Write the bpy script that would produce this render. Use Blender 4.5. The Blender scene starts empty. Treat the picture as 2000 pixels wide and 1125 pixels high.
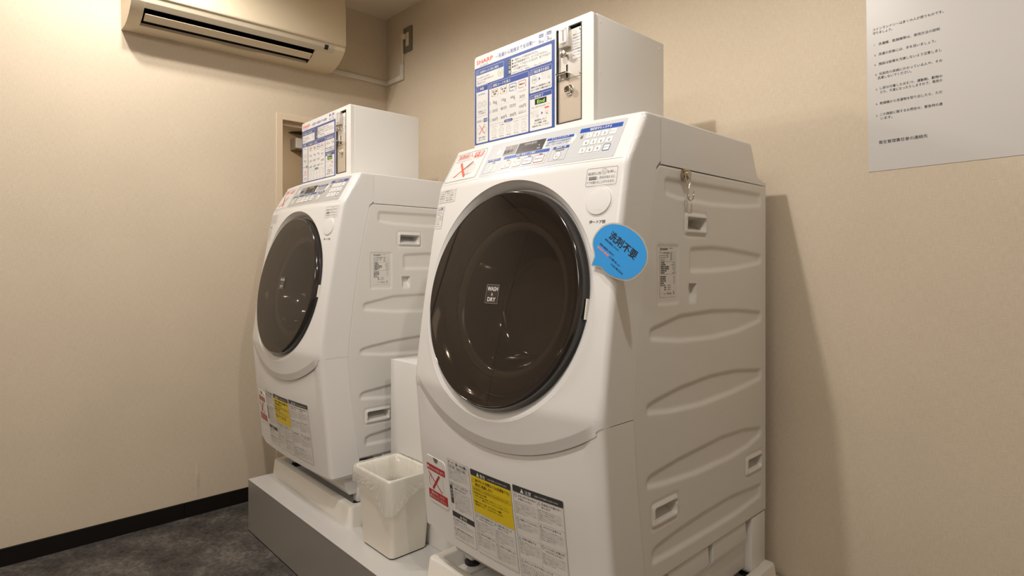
import bpy, bmesh, math, random
import numpy as np
from mathutils import Vector, Matrix
random.seed(7)
PI = math.pi
S = bpy.context.scene
COL = S.collection

# ------------------------------------------------------------------ camera
cam = bpy.data.cameras.new('camera')
co = bpy.data.objects.new('camera', cam); COL.objects.link(co)
co.location = (2.665, -1.608, 1.0376)
co.rotation_euler = (PI/2, 0, 0.8168)
cam.sensor_width = 36.0
cam.lens = 36.0*1143.0/2000.0
cam.shift_y = -(562.5-516.5)/2000.0
cam.clip_start = 0.02
S.camera = co
# ------------------------------------------------------------------ exposure
S.view_settings.view_transform = 'Standard'
S.view_settings.look = 'None'
S.view_settings.exposure = 0.55
S.view_settings.gamma = 1.0
S.view_settings.use_curve_mapping = False
# ------------------------------------------------------------------ light
W = bpy.data.worlds.new('world'); S.world = W; W.use_nodes = True
W.node_tree.nodes['Background'].inputs[0].default_value = (0.9, 0.8, 0.68, 1)
W.node_tree.nodes['Background'].inputs[1].default_value = 0.02
LC = (1.0, 0.94, 0.875)
def downlight(x, y, e, size=172, r=0.022, z=2.285, col=LC):
    l = bpy.data.lights.new('downlight', 'SPOT'); l.energy = e; l.color = col
    l.spot_size = math.radians(size); l.spot_blend = 0.45; l.shadow_soft_size = r
    o = bpy.data.objects.new('downlight', l); COL.objects.link(o); o.location = (x, y, z)
    return o
for (x, y, e) in ((0.62, -1.17, 13.5), (0.50, -1.30, 13.5), (1.80, -1.44, 33), (1.74, -1.40, 4),
                  (2.645, -1.18, 16), (2.70, -1.22, 2)):
    downlight(x, y, e)
al = bpy.data.lights.new('room_fill', 'AREA'); al.shape = 'RECTANGLE'; al.size = 1.6; al.size_y = 1.0; al.energy = 22; al.color = LC  # soft overhead fill, added to raise the ambient light
ao = bpy.data.objects.new('room_fill', al); COL.objects.link(ao); ao.location = (2.3, -3.1, 2.28)
downlight(-0.45, -0.75, 20, z=2.1)      # fill light added to brighten the room beyond the doorway

# ------------------------------------------------------------------ materials
def mat(name, col, rough=0.5, metal=0.0, spec=0.5, coat=0.0, emit=None, es=1.0):
    m = bpy.data.materials.new(name); m.use_nodes = True
    b = m.node_tree.nodes['Principled BSDF']
    b.inputs['Base Color'].default_value = (*col, 1); b.inputs['Roughness'].default_value = rough
    b.inputs['Metallic'].default_value = metal; b.inputs['Specular IOR Level'].default_value = spec
    b.inputs['Coat Weight'].default_value = coat
    if emit: b.inputs['Emission Color'].default_value = (*emit, 1); b.inputs['Emission Strength'].default_value = es
    return m
def nodes(m): return m.node_tree.nodes, m.node_tree.links, m.node_tree.nodes['Principled BSDF']
def texco(m, scale=(1, 1, 1)):
    n, l, b = nodes(m)
    tc = n.new('ShaderNodeTexCoord'); mp = n.new('ShaderNodeMapping'); mp.inputs['Scale'].default_value = scale
    l.new(tc.outputs['Object'], mp.inputs['Vector']); return mp.outputs['Vector']
def noise(m, vec, scale, detail=4, rough=0.55):
    n, l, b = nodes(m); t = n.new('ShaderNodeTexNoise'); t.inputs['Scale'].default_value = scale
    t.inputs['Detail'].default_value = detail; t.inputs['Roughness'].default_value = rough
    l.new(vec, t.inputs['Vector']); return t.outputs['Fac']
def ramp(m, fac, stops):
    n, l, b = nodes(m); r = n.new('ShaderNodeValToRGB'); e = r.color_ramp.elements
    e[0].position, e[0].color = stops[0][0], (*stops[0][1], 1); e[1].position, e[1].color = stops[-1][0], (*stops[-1][1], 1)
    for p, c in stops[1:-1]:
        q = e.new(p); q.color = (*c, 1)
    l.new(fac, r.inputs['Fac']); return r.outputs['Color']
def bump(m, h, strength, dist):
    n, l, b = nodes(m); t = n.new('ShaderNodeBump'); t.inputs['Strength'].default_value = strength
    t.inputs['Distance'].default_value = dist; l.new(h, t.inputs['Height']); l.new(t.outputs['Normal'], b.inputs['Normal'])
def mathn(m, op, a, b2):
    n, l, _ = nodes(m); t = n.new('ShaderNodeMath'); t.operation = op
    for i, v in enumerate((a, b2)):
        if isinstance(v, (int, float)): t.inputs[i].default_value = v
        else: l.new(v, t.inputs[i])
    return t.outputs[0]
def wallpaper(name, c):
    m = mat(name, c, 0.85, spec=0.2)
    n, l, b = nodes(m)
    h1 = noise(m, texco(m, (60, 60, 900)), 1.0, 2); h2 = noise(m, texco(m, (700, 700, 50)), 1.0, 2)
    h = mathn(m, 'ADD', h1, h2)
    big = noise(m, texco(m), 1.7, 3)
    f = mathn(m, 'ADD', mathn(m, 'MULTIPLY', h, 0.35), mathn(m, 'MULTIPLY', big, 0.3))
    col = ramp(m, f, [(0.35, tuple(x*0.88 for x in c)), (0.65, tuple(min(1, x*1.10) for x in c))])
    l.new(col, b.inputs['Base Color'])
    bump(m, h, 0.5, 0.0009)
    return m
M = {}
WC = (0.620, 0.530, 0.410)
M['wall'] = wallpaper('wallpaper', WC)
M['ceil'] = mat('ceiling_paint', (0.74, 0.65, 0.52), 0.9, spec=0.1)
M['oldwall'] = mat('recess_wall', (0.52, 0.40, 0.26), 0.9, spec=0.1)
M['frame'] = mat('door_frame', (0.66, 0.54, 0.40), 0.5)
M['base'] = mat('baseboard', (0.006, 0.005, 0.004), 0.6, spec=0.2)
m = M['floor'] = mat('vinyl_floor', (0.08, 0.075, 0.07), 0.55, spec=0.3)
n_, l_, b_ = nodes(m)
fz = mathn(m, 'ADD', mathn(m, 'MULTIPLY', noise(m, texco(m), 7, 8, 0.65), 0.6), mathn(m, 'MULTIPLY', noise(m, texco(m), 60, 5, 0.7), 0.4))
l_.new(ramp(m, fz, [(0.38, (0.032, 0.029, 0.028)), (0.5, (0.075, 0.068, 0.062)), (0.64, (0.17, 0.155, 0.135))]), b_.inputs['Base Color'])
M['white'] = mat('white_enamel', (0.72, 0.71, 0.695), 0.32, coat=0.15)
M['whitep'] = mat('white_plastic', (0.74, 0.725, 0.705), 0.38)
M['side'] = mat('side_enamel', (0.70, 0.685, 0.655), 0.42)
M['boxw'] = mat('box_white', (0.74, 0.73, 0.70), 0.45)
M['boxside'] = mat('box_side', (0.75, 0.74, 0.71), 0.5)
M['bin'] = mat('bin_plastic', (0.80, 0.765, 0.68), 0.45)
M['tray'] = mat('tray_plastic', (0.76, 0.73, 0.67), 0.4)
M['black'] = mat('black_rubber', (0.012, 0.012, 0.012), 0.6)
M['ring'] = mat('black_gloss', (0.022, 0.019, 0.018), 0.12, coat=0.5)
M['liner'] = mat('door_liner', (0.040, 0.030, 0.024), 0.35)
M['flange'] = mat('bowl_flange', (0.11, 0.105, 0.10), 0.10, coat=0.5)
M['drum'] = mat('drum_dark', (0.020, 0.016, 0.014), 0.35, metal=0.3)
M['bowl'] = mat('bowl_glass', (0.060, 0.054, 0.050), 0.10, coat=0.8)
M['dark'] = mat('dark_cavity', (0.01, 0.009, 0.008), 0.8, spec=0.1)
M['slot'] = mat('seam_dark', (0.03, 0.027, 0.024), 0.6)
M['ac'] = mat('ac_plastic', (0.70, 0.60, 0.44), 0.45)
M['acband'] = mat('ac_band', (0.58, 0.51, 0.39), 0.4)
M['steel'] = mat('brushed_steel', (0.68, 0.64, 0.58), 0.34, metal=0.55)
M['brass'] = mat('coin_door_plate', (0.60, 0.515, 0.42), 0.36, metal=0.45)
M['chrome'] = mat('chrome', (0.75, 0.73, 0.70), 0.12, metal=1.0)
M['satin'] = mat('satin_chrome', (0.55, 0.52, 0.48), 0.3, metal=1.0)
M['nickel'] = mat('nickel', (0.50, 0.42, 0.32), 0.25, metal=1.0)
M['plattop'] = mat('platform_top', (0.58, 0.57, 0.55), 0.30, metal=0.10)
M['platfront'] = mat('platform_front', (0.42, 0.40, 0.37), 0.38, metal=0.55)
M['olive'] = mat('outlet_plate', (0.17, 0.145, 0.105), 0.5)
M['race'] = mat('raceway', (0.66, 0.62, 0.54), 0.5)
M['lam'] = mat('laminate_edge', (0.72, 0.69, 0.63), 0.2)
INK = dict(black=(0.012, 0.011, 0.010), grey=(0.16, 0.155, 0.15), lgrey=(0.55, 0.54, 0.52), blue=(0.014, 0.070, 0.36),
           sheetblue=(0.040, 0.080, 0.30), navyt=(0.09, 0.13, 0.36), red=(0.72, 0.09, 0.045), dred=(0.46, 0.02, 0.02), paper=(0.70, 0.68, 0.65),
           pure=(0.68, 0.675, 0.66), yellow=(0.72, 0.53, 0.015), dgrey=(0.045, 0.045, 0.045), orange=(0.85, 0.36, 0.05),
           amber=(0.85, 0.55, 0.12), green=(0.30, 0.58, 0.10), panelg=(0.50, 0.515, 0.53), lcd=(0.23, 0.22, 0.20), screen=(0.035, 0.028, 0.025),
           sky=(0.035, 0.33, 0.80), pink=(0.85, 0.30, 0.33), chipg=(0.008, 0.012, 0.006), led=(0.35, 0.6, 0.08), shade=(0.42, 0.40, 0.37),
           cream=(0.74, 0.70, 0.66), wash=(0.55, 0.50, 0.44), keyg=(0.60, 0.60, 0.60), panel2=(0.42, 0.42, 0.41), mint=(0.10, 0.75, 0.48), navy2=(0.07, 0.09, 0.25))
for k, c in INK.items(): M['i_'+k] = mat('ink_'+k, c, 0.35 if k not in ('paper',) else 0.45, spec=0.4)
M['i_redlight'] = mat('indicator_red', (0.8, 0.1, 0.08), 0.4, emit=(1, 0.12, 0.1), es=1.2)
M['i_mintlight'] = mat('indicator_green', (0.1, 0.8, 0.5), 0.4, emit=(0.1, 1, 0.6), es=0.8)
M['i_endlight'] = mat('end_text_glow', (0.3, 0.6, 0.1), 0.4, emit=(0.45, 0.9, 0.12), es=0.35)  # printed End lettering, given a faint glow of its own
def glassy(name, tint, ior, rough=0.03, diff=None, dmix=0.0):
    m = bpy.data.materials.new(name); m.use_nodes = True; n = m.node_tree.nodes; l = m.node_tree.links
    n.clear(); out = n.new('ShaderNodeOutputMaterial'); tr = n.new('ShaderNodeBsdfTransparent'); gl = n.new('ShaderNodeBsdfGlossy')
    lw = n.new('ShaderNodeLayerWeight'); lw.inputs[0].default_value = 0.5; pw = n.new('ShaderNodeMath'); pw.operation = 'POWER'; pw.inputs[1].default_value = 4.0; l.new(lw.outputs['Facing'], pw.inputs[0]); fr = n.new('ShaderNodeMath'); fr.operation = 'MULTIPLY_ADD'; l.new(pw.outputs[0], fr.inputs[0]); fr.inputs[1].default_value = 0.7; fr.inputs[2].default_value = ((ior-1)/(ior+1))**2; mx = n.new('ShaderNodeMixShader')
    tr.inputs[0].default_value = (*tint, 1); gl.inputs['Roughness'].default_value = rough; 
    base = tr.outputs[0]
    if diff:
        d = n.new('ShaderNodeBsdfDiffuse'); d.inputs[0].default_value = (*diff, 1); t2 = n.new('ShaderNodeBsdfTranslucent'); t2.inputs[0].default_value = (*diff, 1)
        a = n.new('ShaderNodeMixShader'); a.inputs[0].default_value = 0.4; l.new(d.outputs[0], a.inputs[1]); l.new(t2.outputs[0], a.inputs[2])
        b = n.new('ShaderNodeMixShader'); b.inputs[0].default_value = dmix; l.new(tr.outputs[0], b.inputs[1]); l.new(a.outputs[0], b.inputs[2]); base = b.outputs[0]
    l.new(fr.outputs[0], mx.inputs[0]); l.new(base, mx.inputs[1]); l.new(gl.outputs[0], mx.inputs[2]); l.new(mx.outputs[0], out.inputs[0])
    return m
M['smoke'] = glassy('smoked_glass', (0.52, 0.45, 0.39), 1.5, 0.03, diff=(0.068, 0.055, 0.045), dmix=0.28)
M['bag'] = glassy('thin_plastic_film', (0.98, 0.97, 0.94), 1.75, 0.16, diff=(0.98, 0.97, 0.94), dmix=0.48)
M['clear'] = glassy('clear_laminate', (0.95, 0.94, 0.9), 1.5, 0.1, diff=(0.75, 0.7, 0.62), dmix=0.45)

# ------------------------------------------------------------------ mesh helpers
def tagp(o, label=None, cat=None, group=None, kind=None):
    if label: o['label'] = label
    if cat: o['category'] = cat
    if group: o['group'] = group
    if kind: o['kind'] = kind
    return o
def empty(name, loc, rz=0, **k):
    o = bpy.data.objects.new(name, None); COL.objects.link(o); o.location = loc; o.rotation_euler = (0, 0, rz)
    o.empty_display_size = 0.05
    return tagp(o, **k)
def mobj(name, verts, faces, mats, parent=None, midx=None, smooth=False, loc=None, angle=40):
    me = bpy.data.meshes.new(name); me.from_pydata([tuple(v) for v in verts], [], [tuple(f) for f in faces])
    for mm in (mats if isinstance(mats, (list, tuple)) else [mats]): me.materials.append(M[mm] if isinstance(mm, str) else mm)
    if midx is not None: me.polygons.foreach_set('material_index', midx)
    me.update()
    if smooth:
        me.polygons.foreach_set('use_smooth', [True]*len(me.polygons))
        if angle < 180: me.set_sharp_from_angle(angle=math.radians(angle))
    o = bpy.data.objects.new(name, me); COL.objects.link(o)
    if parent: o.parent = parent
    if loc: o.location = loc
    return o
def bmobj(name, bm, mats, parent=None, smooth=True, loc=None, angle=35):
    bmesh.ops.recalc_face_normals(bm, faces=bm.faces)
    me = bpy.data.meshes.new(name); bm.to_mesh(me); bm.free()
    for mm in (mats if isinstance(mats, (list, tuple)) else [mats]): me.materials.append(M[mm] if isinstance(mm, str) else mm)
    if smooth:
        me.polygons.foreach_set('use_smooth', [True]*len(me.polygons)); me.set_sharp_from_angle(angle=math.radians(angle))
    o = bpy.data.objects.new(name, me); COL.objects.link(o)
    if parent: o.parent = parent
    if loc: o.location = loc
    return o
def box(bm, x0, y0, z0, x1, y1, z1, bev=0.0, seg=2, mi=0):
    vs = [bm.verts.new(p) for p in ((x0, y0, z0), (x1, y0, z0), (x1, y1, z0), (x0, y1, z0), (x0, y0, z1), (x1, y0, z1), (x1, y1, z1), (x0, y1, z1))]
    fs = [bm.faces.new([vs[i] for i in q]) for q in ((0, 3, 2, 1), (4, 5, 6, 7), (0, 1, 5, 4), (1, 2, 6, 5), (2, 3, 7, 6), (3, 0, 4, 7))]
    for f in fs: f.material_index = mi
    if bev:
        es = list({e for f in fs for e in f.edges})
        r = bmesh.ops.bevel(bm, geom=es, offset=bev, segments=seg, profile=0.5, affect='EDGES')
        for f in r['faces']: f.material_index = mi
def mkbox(name, a, b, m, parent=None, bev=0.0, seg=2, loc=None, off=(0, 0, 0)):
    bm = bmesh.new(); box(bm, a[0]-off[0], a[1]-off[1], a[2]-off[2], b[0]-off[0], b[1]-off[1], b[2]-off[2], bev, seg)
    return bmobj(name, bm, m, parent, smooth=bev > 0, loc=loc)
def prism(bm, prof, a0, a1, axis='x', bev=0.0, seg=2, mi=0):
    """prof: 2-D polygon; extruded along axis"""
    def P(p, a): return {'x': (a, p[0], p[1]), 'y': (p[0], a, p[1]), 'z': (p[0], p[1], a)}[axis]
    A = [bm.verts.new(P(p, a0)) for p in prof]; B = [bm.verts.new(P(p, a1)) for p in prof]
    n = len(prof); fs = [bm.faces.new(A), bm.faces.new(B[::-1])]
    for i in range(n): fs.append(bm.faces.new((A[i], A[(i+1) % n], B[(i+1) % n], B[i])))
    for f in fs: f.material_index = mi
    if bev:
        es = list({e for f in fs for e in f.edges})
        bmesh.ops.recalc_face_normals(bm, faces=fs)
        es = [e for e in es if len(e.link_faces) == 2 and e.calc_face_angle(0) > 0.3]
        bmesh.ops.bevel(bm, geom=es, offset=bev, segments=seg, profile=0.5, affect='EDGES', clamp_overlap=True)
def lathe(prof, n=96, close=False):
    """prof: (r, d); returns verts in local frame (X right, Y up, Z out)"""
    V, Fc = [], []
    for r, d in prof:
        for i in range(n):
            t = 2*PI*i/n; V.append((r*math.cos(t), r*math.sin(t), d))
    for k in range(len(prof)-1):
        for i in range(n):
            j = (i+1) % n; Fc.append((k*n+i, k*n+j, (k+1)*n+j, (k+1)*n+i))
    return V, Fc
def tube(bm, pts, r, n=10):
    pts = [Vector(p) for p in pts]; rings = []; up = Vector((0.3, 0.5, 0.81))
    for i, p in enumerate(pts):
        t = (pts[min(i+1, len(pts)-1)]-pts[max(i-1, 0)]).normalized()
        a = t.cross(up).normalized(); b = t.cross(a)
        rings.append([bm.verts.new(p+a*r*math.cos(2*PI*k/n)+b*r*math.sin(2*PI*k/n)) for k in range(n)])
    for A, B in zip(rings, rings[1:]):
        for k in range(n): bm.faces.new((A[k], A[(k+1) % n], B[(k+1) % n], B[k]))
    bm.faces.new(rings[0][::-1]); bm.faces.new(rings[-1])
def smooth01(t): t = np.clip(t, 0, 1); return t*t*(3-2*t)

# ------------------------------------------------------------------ print (labels, lettering) on any surface
_tc = {}
def glyphs(s, res=2):
    if (s, res) in _tc: return _tc[(s, res)]
    c = bpy.data.curves.new('t', 'FONT'); c.body = s; c.resolution_u = res; c.size = 1.0
    o = bpy.data.objects.new('t', c); COL.objects.link(o)
    dg = bpy.context.evaluated_depsgraph_get(); me = bpy.data.meshes.new_from_object(o.evaluated_get(dg))
    V = np.array([v.co[:2] for v in me.vertices]) if len(me.vertices) else np.zeros((0, 2))
    Fc = [tuple(p.vertices) for p in me.polygons]
    bpy.data.objects.remove(o); bpy.data.curves.remove(c); bpy.data.meshes.remove(me)
    _tc[(s, res)] = (V, Fc); return V, Fc
class Print:
    def __init__(s): s.V = []; s.F = []; s.I = []; s.mats = []
    def mi(s, c):
        k = c if c in M else 'i_'+c
        if k not in s.mats: s.mats.append(k)
        return s.mats.index(k)
    def add(s, V, Fc, c, lay):
        b = len(s.V); s.V += [(float(a[0]), float(a[1]), lay) for a in V]; s.F += [tuple(i+b for i in f) for f in Fc]; s.I += [s.mi(c)]*len(Fc)
    def rect(s, x0, z0, x1, z1, c, lay=1, r=0.0, step=0.012, zstep=0.012):
        if x1 < x0: x0, x1 = x1, x0
        if z1 < z0: z0, z1 = z1, z0
        r = min(r, (x1-x0)/2*0.999, (z1-z0)/2*0.999)
        xs = list(np.linspace(x0+r, x1-r, max(2, int((x1-x0-2*r)/step)+2)))
        if r > 0:
            q = [r*(1-math.cos(a)) for a in np.linspace(0, PI/2, 6)[:-1]]
            xs = [x0+a for a in q]+xs+[x1-a for a in q[::-1]]
        V = []
        for x in xs:
            d = min(x-x0, x1-x); ins = r-math.sqrt(max(0, r*r-(r-d)**2)) if d < r else 0
            nz = max(1, int((z1-z0)/zstep))
            for k in range(nz+1): V.append((x, (z0+ins)+(z1-z0-2*ins)*k/nz))
        nz += 1
        Fc = [(i*nz+k, (i+1)*nz+k, (i+1)*nz+k+1, i*nz+k+1) for i in range(len(xs)-1) for k in range(nz-1)]
        s.add(V, Fc, c, lay)
    def poly(s, pts, c, lay=1): s.add(pts, [tuple(range(len(pts)))], c, lay)
    def line(s, pts, w, c, lay=2, closed=False, step=0.015):
        P = [np.array(p, float) for p in pts]
        if closed: P.append(P[0])
        for a, b in zip(P, P[1:]):
            L = np.linalg.norm(b-a)
            if L < 1e-9: continue
            d = (b-a)/L; nn = np.array([-d[1], d[0]])*w/2; a2 = a-d*w*0.25; b2 = b+d*w*0.25
            n = max(1, int(L/step)); V = []
            for k in range(n+1): p = a2+(b2-a2)*k/n; V += [p+nn, p-nn]
            s.add(V, [(2*k, 2*k+1, 2*k+3, 2*k+2) for k in range(n)], c, lay)
    def rrect(s, x0, z0, x1, z1, w, c, lay=2, r=0.002, n=5):
        if x1 < x0: x0, x1 = x1, x0
        if z1 < z0: z0, z1 = z1, z0
        pts = []
        for cx, cz, a in ((x1-r, z1-r, 0), (x0+r, z1-r, 90), (x0+r, z0+r, 180), (x1-r, z0+r, 270)):
            for k in range(n+1): t = math.radians(a+90*k/n); pts.append((cx+r*math.cos(t), cz+r*math.sin(t)))
        s.line(pts, w, c, lay, closed=True)
    def disc(s, x, z, r, c, lay=2, n=24, rz=None):
        rz = rz or r; s.add([(x, z)]+[(x+r*math.cos(2*PI*k/n), z+rz*math.sin(2*PI*k/n)) for k in range(n)], [(0, 1+k, 1+(k+1) % n) for k in range(n)], c, lay)
    def ring(s, x, z, r, w, c, lay=2, n=28): s.line([(x+r*math.cos(2*PI*k/n), z+r*math.sin(2*PI*k/n)) for k in range(n)], w, c, lay, closed=True)
    def text(s, t, x, z, h, c, lay=3, w=None, al='L', rot=0.0, bold=0.0, res=2):
        """h: character size; w: fitted total width; z: baseline"""
        V, Fc = glyphs(t, res)
        if not len(V): return
        V = V.copy(); x0, x1 = V[:, 0].min(), V[:, 0].max(); V[:, 0] -= x0; sx = (w/(x1-x0)) if w else h
        V[:, 0] *= sx; V[:, 1] *= h; wid = (x1-x0)*sx
        if al == 'C': V[:, 0] -= wid/2
        if al == 'R': V[:, 0] -= wid
        a = math.radians(rot); ca, sa = math.cos(a), math.sin(a)
        for dx, dz in ([(0, 0)] if not bold else [(0, 0), (bold*h, 0), (0, bold*h)]):
            X = V[:, 0]+dx; Z = V[:, 1]+dz
            s.add(np.stack([x+X*ca-Z*sa, z+X*sa+Z*ca], 1), Fc, c, lay+(0 if not dx+dz else 0.25*(1 if dx else 2)))
    def vtext(s, t, x, z, h, c, lay=3, pitch=1.1, **k):
        for i, ch in enumerate(t): s.text(ch, x, z-i*h*pitch, h, c, lay, al='C', **k)
    def build(s, name, fmap, parent=None, lift=0.00025, base=0.0002, loc=None):
        vs = [fmap(v[0], v[1], base+lift*v[2]) for v in s.V]
        return mobj(name, vs, s.F, s.mats, parent, s.I, loc=loc)
def plate(name, fmap, x0, z0, x1, z1, r, th, m, parent, step=0.012, base=0.0, bev=0.0006):
    """raised rounded plate with side walls following a surface"""
    n = 6; pts = []
    for cx, cz, a in ((x1-r, z1-r, 0), (x0+r, z1-r, 90), (x0+r, z0+r, 180), (x1-r, z0+r, 270)):
        for k in range(n+1): t = math.radians(a+90*k/n); pts.append((cx+r*math.cos(t), cz+r*math.sin(t), math.cos(t), math.sin(t)))
    V = []; Fc = []; N = len(pts)
    for ins, h in ((0, base), (0, base+th-bev), (bev, base+th)):
        V += [fmap(p[0]-ins*p[2], p[1]-ins*p[3], h) for p in pts]
    for k in range(2):
        for i in range(N): j = (i+1) % N; Fc.append((k*N+i, k*N+j, (k+1)*N+j, (k+1)*N+i))
    b = len(V)
    # top as column strips
    p = Print(); p.rect(x0+bev, z0+bev, x1-bev, z1-bev, m if m in M else 'white', 0, r=max(1e-5, r-bev), step=step)
    V += [fmap(v[0], v[1], base+th) for v in p.V]; Fc += [tuple(i+b for i in f) for f in p.F]
    return mobj(name, V, Fc, m, parent, smooth=True, angle=50)

# ------------------------------------------------------------------ room
def struct(o): o['kind'] = 'structure'; return o
def plane(name, pts, m):
    return struct(mobj(name, pts, [tuple(range(len(pts)))], m))
XR, YF, H = 4.2, -4.2, 2.308
struct(mkbox('floor', (-0.12, YF-0.1, -0.1), (XR+0.1, 0.1, 0.0), 'floor'))
struct(mkbox('ceiling', (-0.12, YF-0.1, H), (XR+0.1, 0.1, H+0.1), 'ceil'))
struct(mkbox('wall_back', (0.0, 0.0, 0.0), (XR+0.1, 0.1, H), 'wall'))
struct(mkbox('wall_right', (XR, YF, 0.0), (XR+0.1, 0.0, H), 'wall'))
struct(mkbox('wall_front', (-0.12, YF-0.1, 0.0), (XR+0.1, YF, H), 'wall'))
bm = bmesh.new()     # left wall with the doorway opening
box(bm, -0.10, YF, 0.0, 0.0, -0.556, H); box(bm, -0.10, -0.556, 1.711, 0.0, 0.1, H); box(bm, -0.10, -0.05, 0.0, 0.0, 0.1, 1.711)
struct(bmobj('wall_left', bm, 'wall', smooth=False))
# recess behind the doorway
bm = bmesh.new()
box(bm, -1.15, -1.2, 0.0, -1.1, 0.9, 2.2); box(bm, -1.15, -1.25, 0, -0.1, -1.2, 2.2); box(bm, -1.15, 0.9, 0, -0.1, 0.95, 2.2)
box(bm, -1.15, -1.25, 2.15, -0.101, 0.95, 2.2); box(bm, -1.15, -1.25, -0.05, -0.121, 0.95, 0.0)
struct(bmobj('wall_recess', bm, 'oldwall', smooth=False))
# door frame: flat trim, one piece round the opening
bm = bmesh.new()
t = 0.006
box(bm, -0.10, -0.572, 0.0, t, -0.543, 1.726, 0.0015, 1); box(bm, -0.10, -0.543, 1.698, t, -0.063, 1.726, 0.0015, 1); box(bm, -0.10, -0.063, 0.0, t, -0.034, 1.726, 0.0015, 1)
box(bm, -0.06, -0.543, 1.680, -0.03, -0.063, 1.698, 0.001, 1)
struct(bmobj('trim_1', bm, 'frame'))
# entrance door further along the left wall (seen mirrored in the machine door)
bm = bmesh.new(); box(bm, 0.0005, -2.385, 0.004, 0.012, -1.605, 2.090, .001, 1)
d1 = bmobj('door_1', bm, 'frame'); struct(d1)
bm = bmesh.new(); box(bm, 0.012, -2.400, 0.575, 0.016, -1.860, 0.600, .001, 1); bmobj('kick_rail', bm, 'slot', d1)
bm = bmesh.new(); box(bm, 0.0, -2.398, 0, 0.004, -1.592, 2.103); struct(bmobj('trim_3', bm, 'slot', smooth=False))
bm = bmesh.new(); box(bm, 0.0, -2.445, 0, 0.010, -2.399, 2.15, .001, 1); box(bm, 0.0, -1.591, 0, 0.010, -1.545, 2.15, .001, 1); box(bm, 0.0, -2.399, 2.104, 0.010, -1.591, 2.15, .001, 1); struct(bmobj('trim_4', bm, 'frame'))
q = Print(); q.text('コインランドリー', -2.300, 2.02, .030, 'black', 1, w=.20); q.build('door_sign', lambda y, z, d: (.0121+d, y, z), d1)
# wall fixtures seen through the doorway
e = empty('wall_fixture', (-1.1, 0.12, 1.815), label='small grey box fixture with pale front on the wall beyond the doorway', cat='wall fixture')
bm = bmesh.new(); box(bm, -0.0, -0.174, -0.038, 0.075, 0.20, 0.038, 0.003, 1)
bmobj('housing', bm, mat('fixture_housing', (0.20, 0.165, 0.12), 0.6), e)
bm = bmesh.new(); box(bm, 0.073, -0.168, -0.028, 0.079, 0.195, 0.036, 0.001, 1)
bmobj('front_panel', bm, mat('fixture_face', (0.80, 0.77, 0.70), 0.5), e)
bm = bmesh.new(); prism(bm, [(-0.19, 0.0), (0.2, 0.0), (0.2, 0.02), (-0.11, 0.014)], 0, 0.06, 'x', 0.002, 1)
tagp(bmobj('shelf', bm, mat('dark_shelf', (0.045, 0.035, 0.025), 0.7), None, loc=(-1.1, 0.12, 1.892)), 'thin dark shelf high on the wall beyond the doorway, above the box fixture', 'shelf')
bm = bmesh.new(); box(bm, 0.0, YF, 0.0, 0.007, -0.9464, 0.062, 0.001, 1); box(bm, 0.0, -0.9456, 0.0, 0.007, -0.572, 0.062, 0.001, 1)
struct(bmobj('baseboard_left', bm, 'base'))
bm = bmesh.new(); box(bm, 0.0, -0.007, 0.0, XR, 0.0, 0.062, 0.001, 1)
struct(bmobj('baseboard_back', bm, 'base'))
# caulk streak at the foot of the left wall (lifted wallpaper seam)
bm = bmesh.new()
vs = []
for k in range(9):
    z = 0.064+0.15*k/8; w = 0.004*math.sin(PI*k/8)+0.0004
    vs.append((bm.verts.new((0.0004, -0.904, z)), bm.verts.new((0.0004+w*0.8, -0.902, z)), bm.verts.new((0.0004, -0.902+w*3.2+0.002, z))))
for a, b in zip(vs, vs[1:]):
    bm.faces.new((a[0], a[1], b[1], b[0])); bm.faces.new((a[1], a[2], b[2], b[1]))
struct(bmobj('trim_2', bm, 'wall', angle=60))

# ------------------------------------------------------------------ platform
PZ = 0.2007
e = empty('equipment_platform', (0.297, -0.795, 0), label='low silver grey platform under both washing machines and the waste bin', cat='platform')
bm = bmesh.new(); box(bm, 0.0, 0.0, 0.004, 1.80, 0.012, PZ-0.0005); bmobj('front_board', bm, 'platfront', e, smooth=False)
bm = bmesh.new(); box(bm, 0.0, 0.0, 0.0, 1.80, 0.79, 0.004); bmobj('plinth', bm, 'base', e, smooth=False)
for xx in (0.0, 1.788):
    bm = bmesh.new(); box(bm, xx, 0.0121, 0.004, xx+0.012, 0.79, PZ-0.0013); bmobj('end_board', bm, 'platfront', e, smooth=False)
bm = bmesh.new(); box(bm, -0.0005, -0.0005, PZ-0.0012, 1.8005, 0.79, PZ, 0.0003, 1); bmobj('top_board', bm, 'plattop', e, smooth=False)

# ------------------------------------------------------------------ drum washer
OX, OY, OZ = 0.0, -0.40, 0.2265
def off(p): return (p[0]-OX, p[1]-OY, p[2]-OZ)
_z = [.34, .45, .6, .745, .76, .874, .96, 1.12, 1.24, 1.343]
_y = [-.722, -.731, -.746, -.758, -.757, -.742, -.729, -.702, -.679, -.618]
def ye(z): return sum(np.interp(z+o, _z, _y) for o in (-.008, -.004, 0, .004, .008))/5
def bulge(z): return np.interp(z, [.34, .57, .75, .96, 1.1, 1.24, 1.343], [.012, .027, .03, .03, .026, .022, .024])
HW = 0.305; RC = 0.014
def zseam(x):
    q = np.minimum(np.abs(np.asarray(x)-0.012*(np.abs(x) < 0.29)), 0.30)
    return np.minimum(0.637+1.0*q*q+1.2*q**4, 0.737)
def F(x, z): return ye(z)-bulge(z)*(1-(np.clip(x, -HW, HW)/HW)**2)
_lz = [.34, .395, .423, .592, .682, .738, .909, 1.017, 1.131, 1.241]
_ly = [-.618, -.622, -.626, -.65, -.659, -.664, -.644, -.628, -.607, -.583]
def yline(z): return np.where(np.asarray(z) > 1.243, -0.568, np.interp(z, _lz, _ly))
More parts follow.
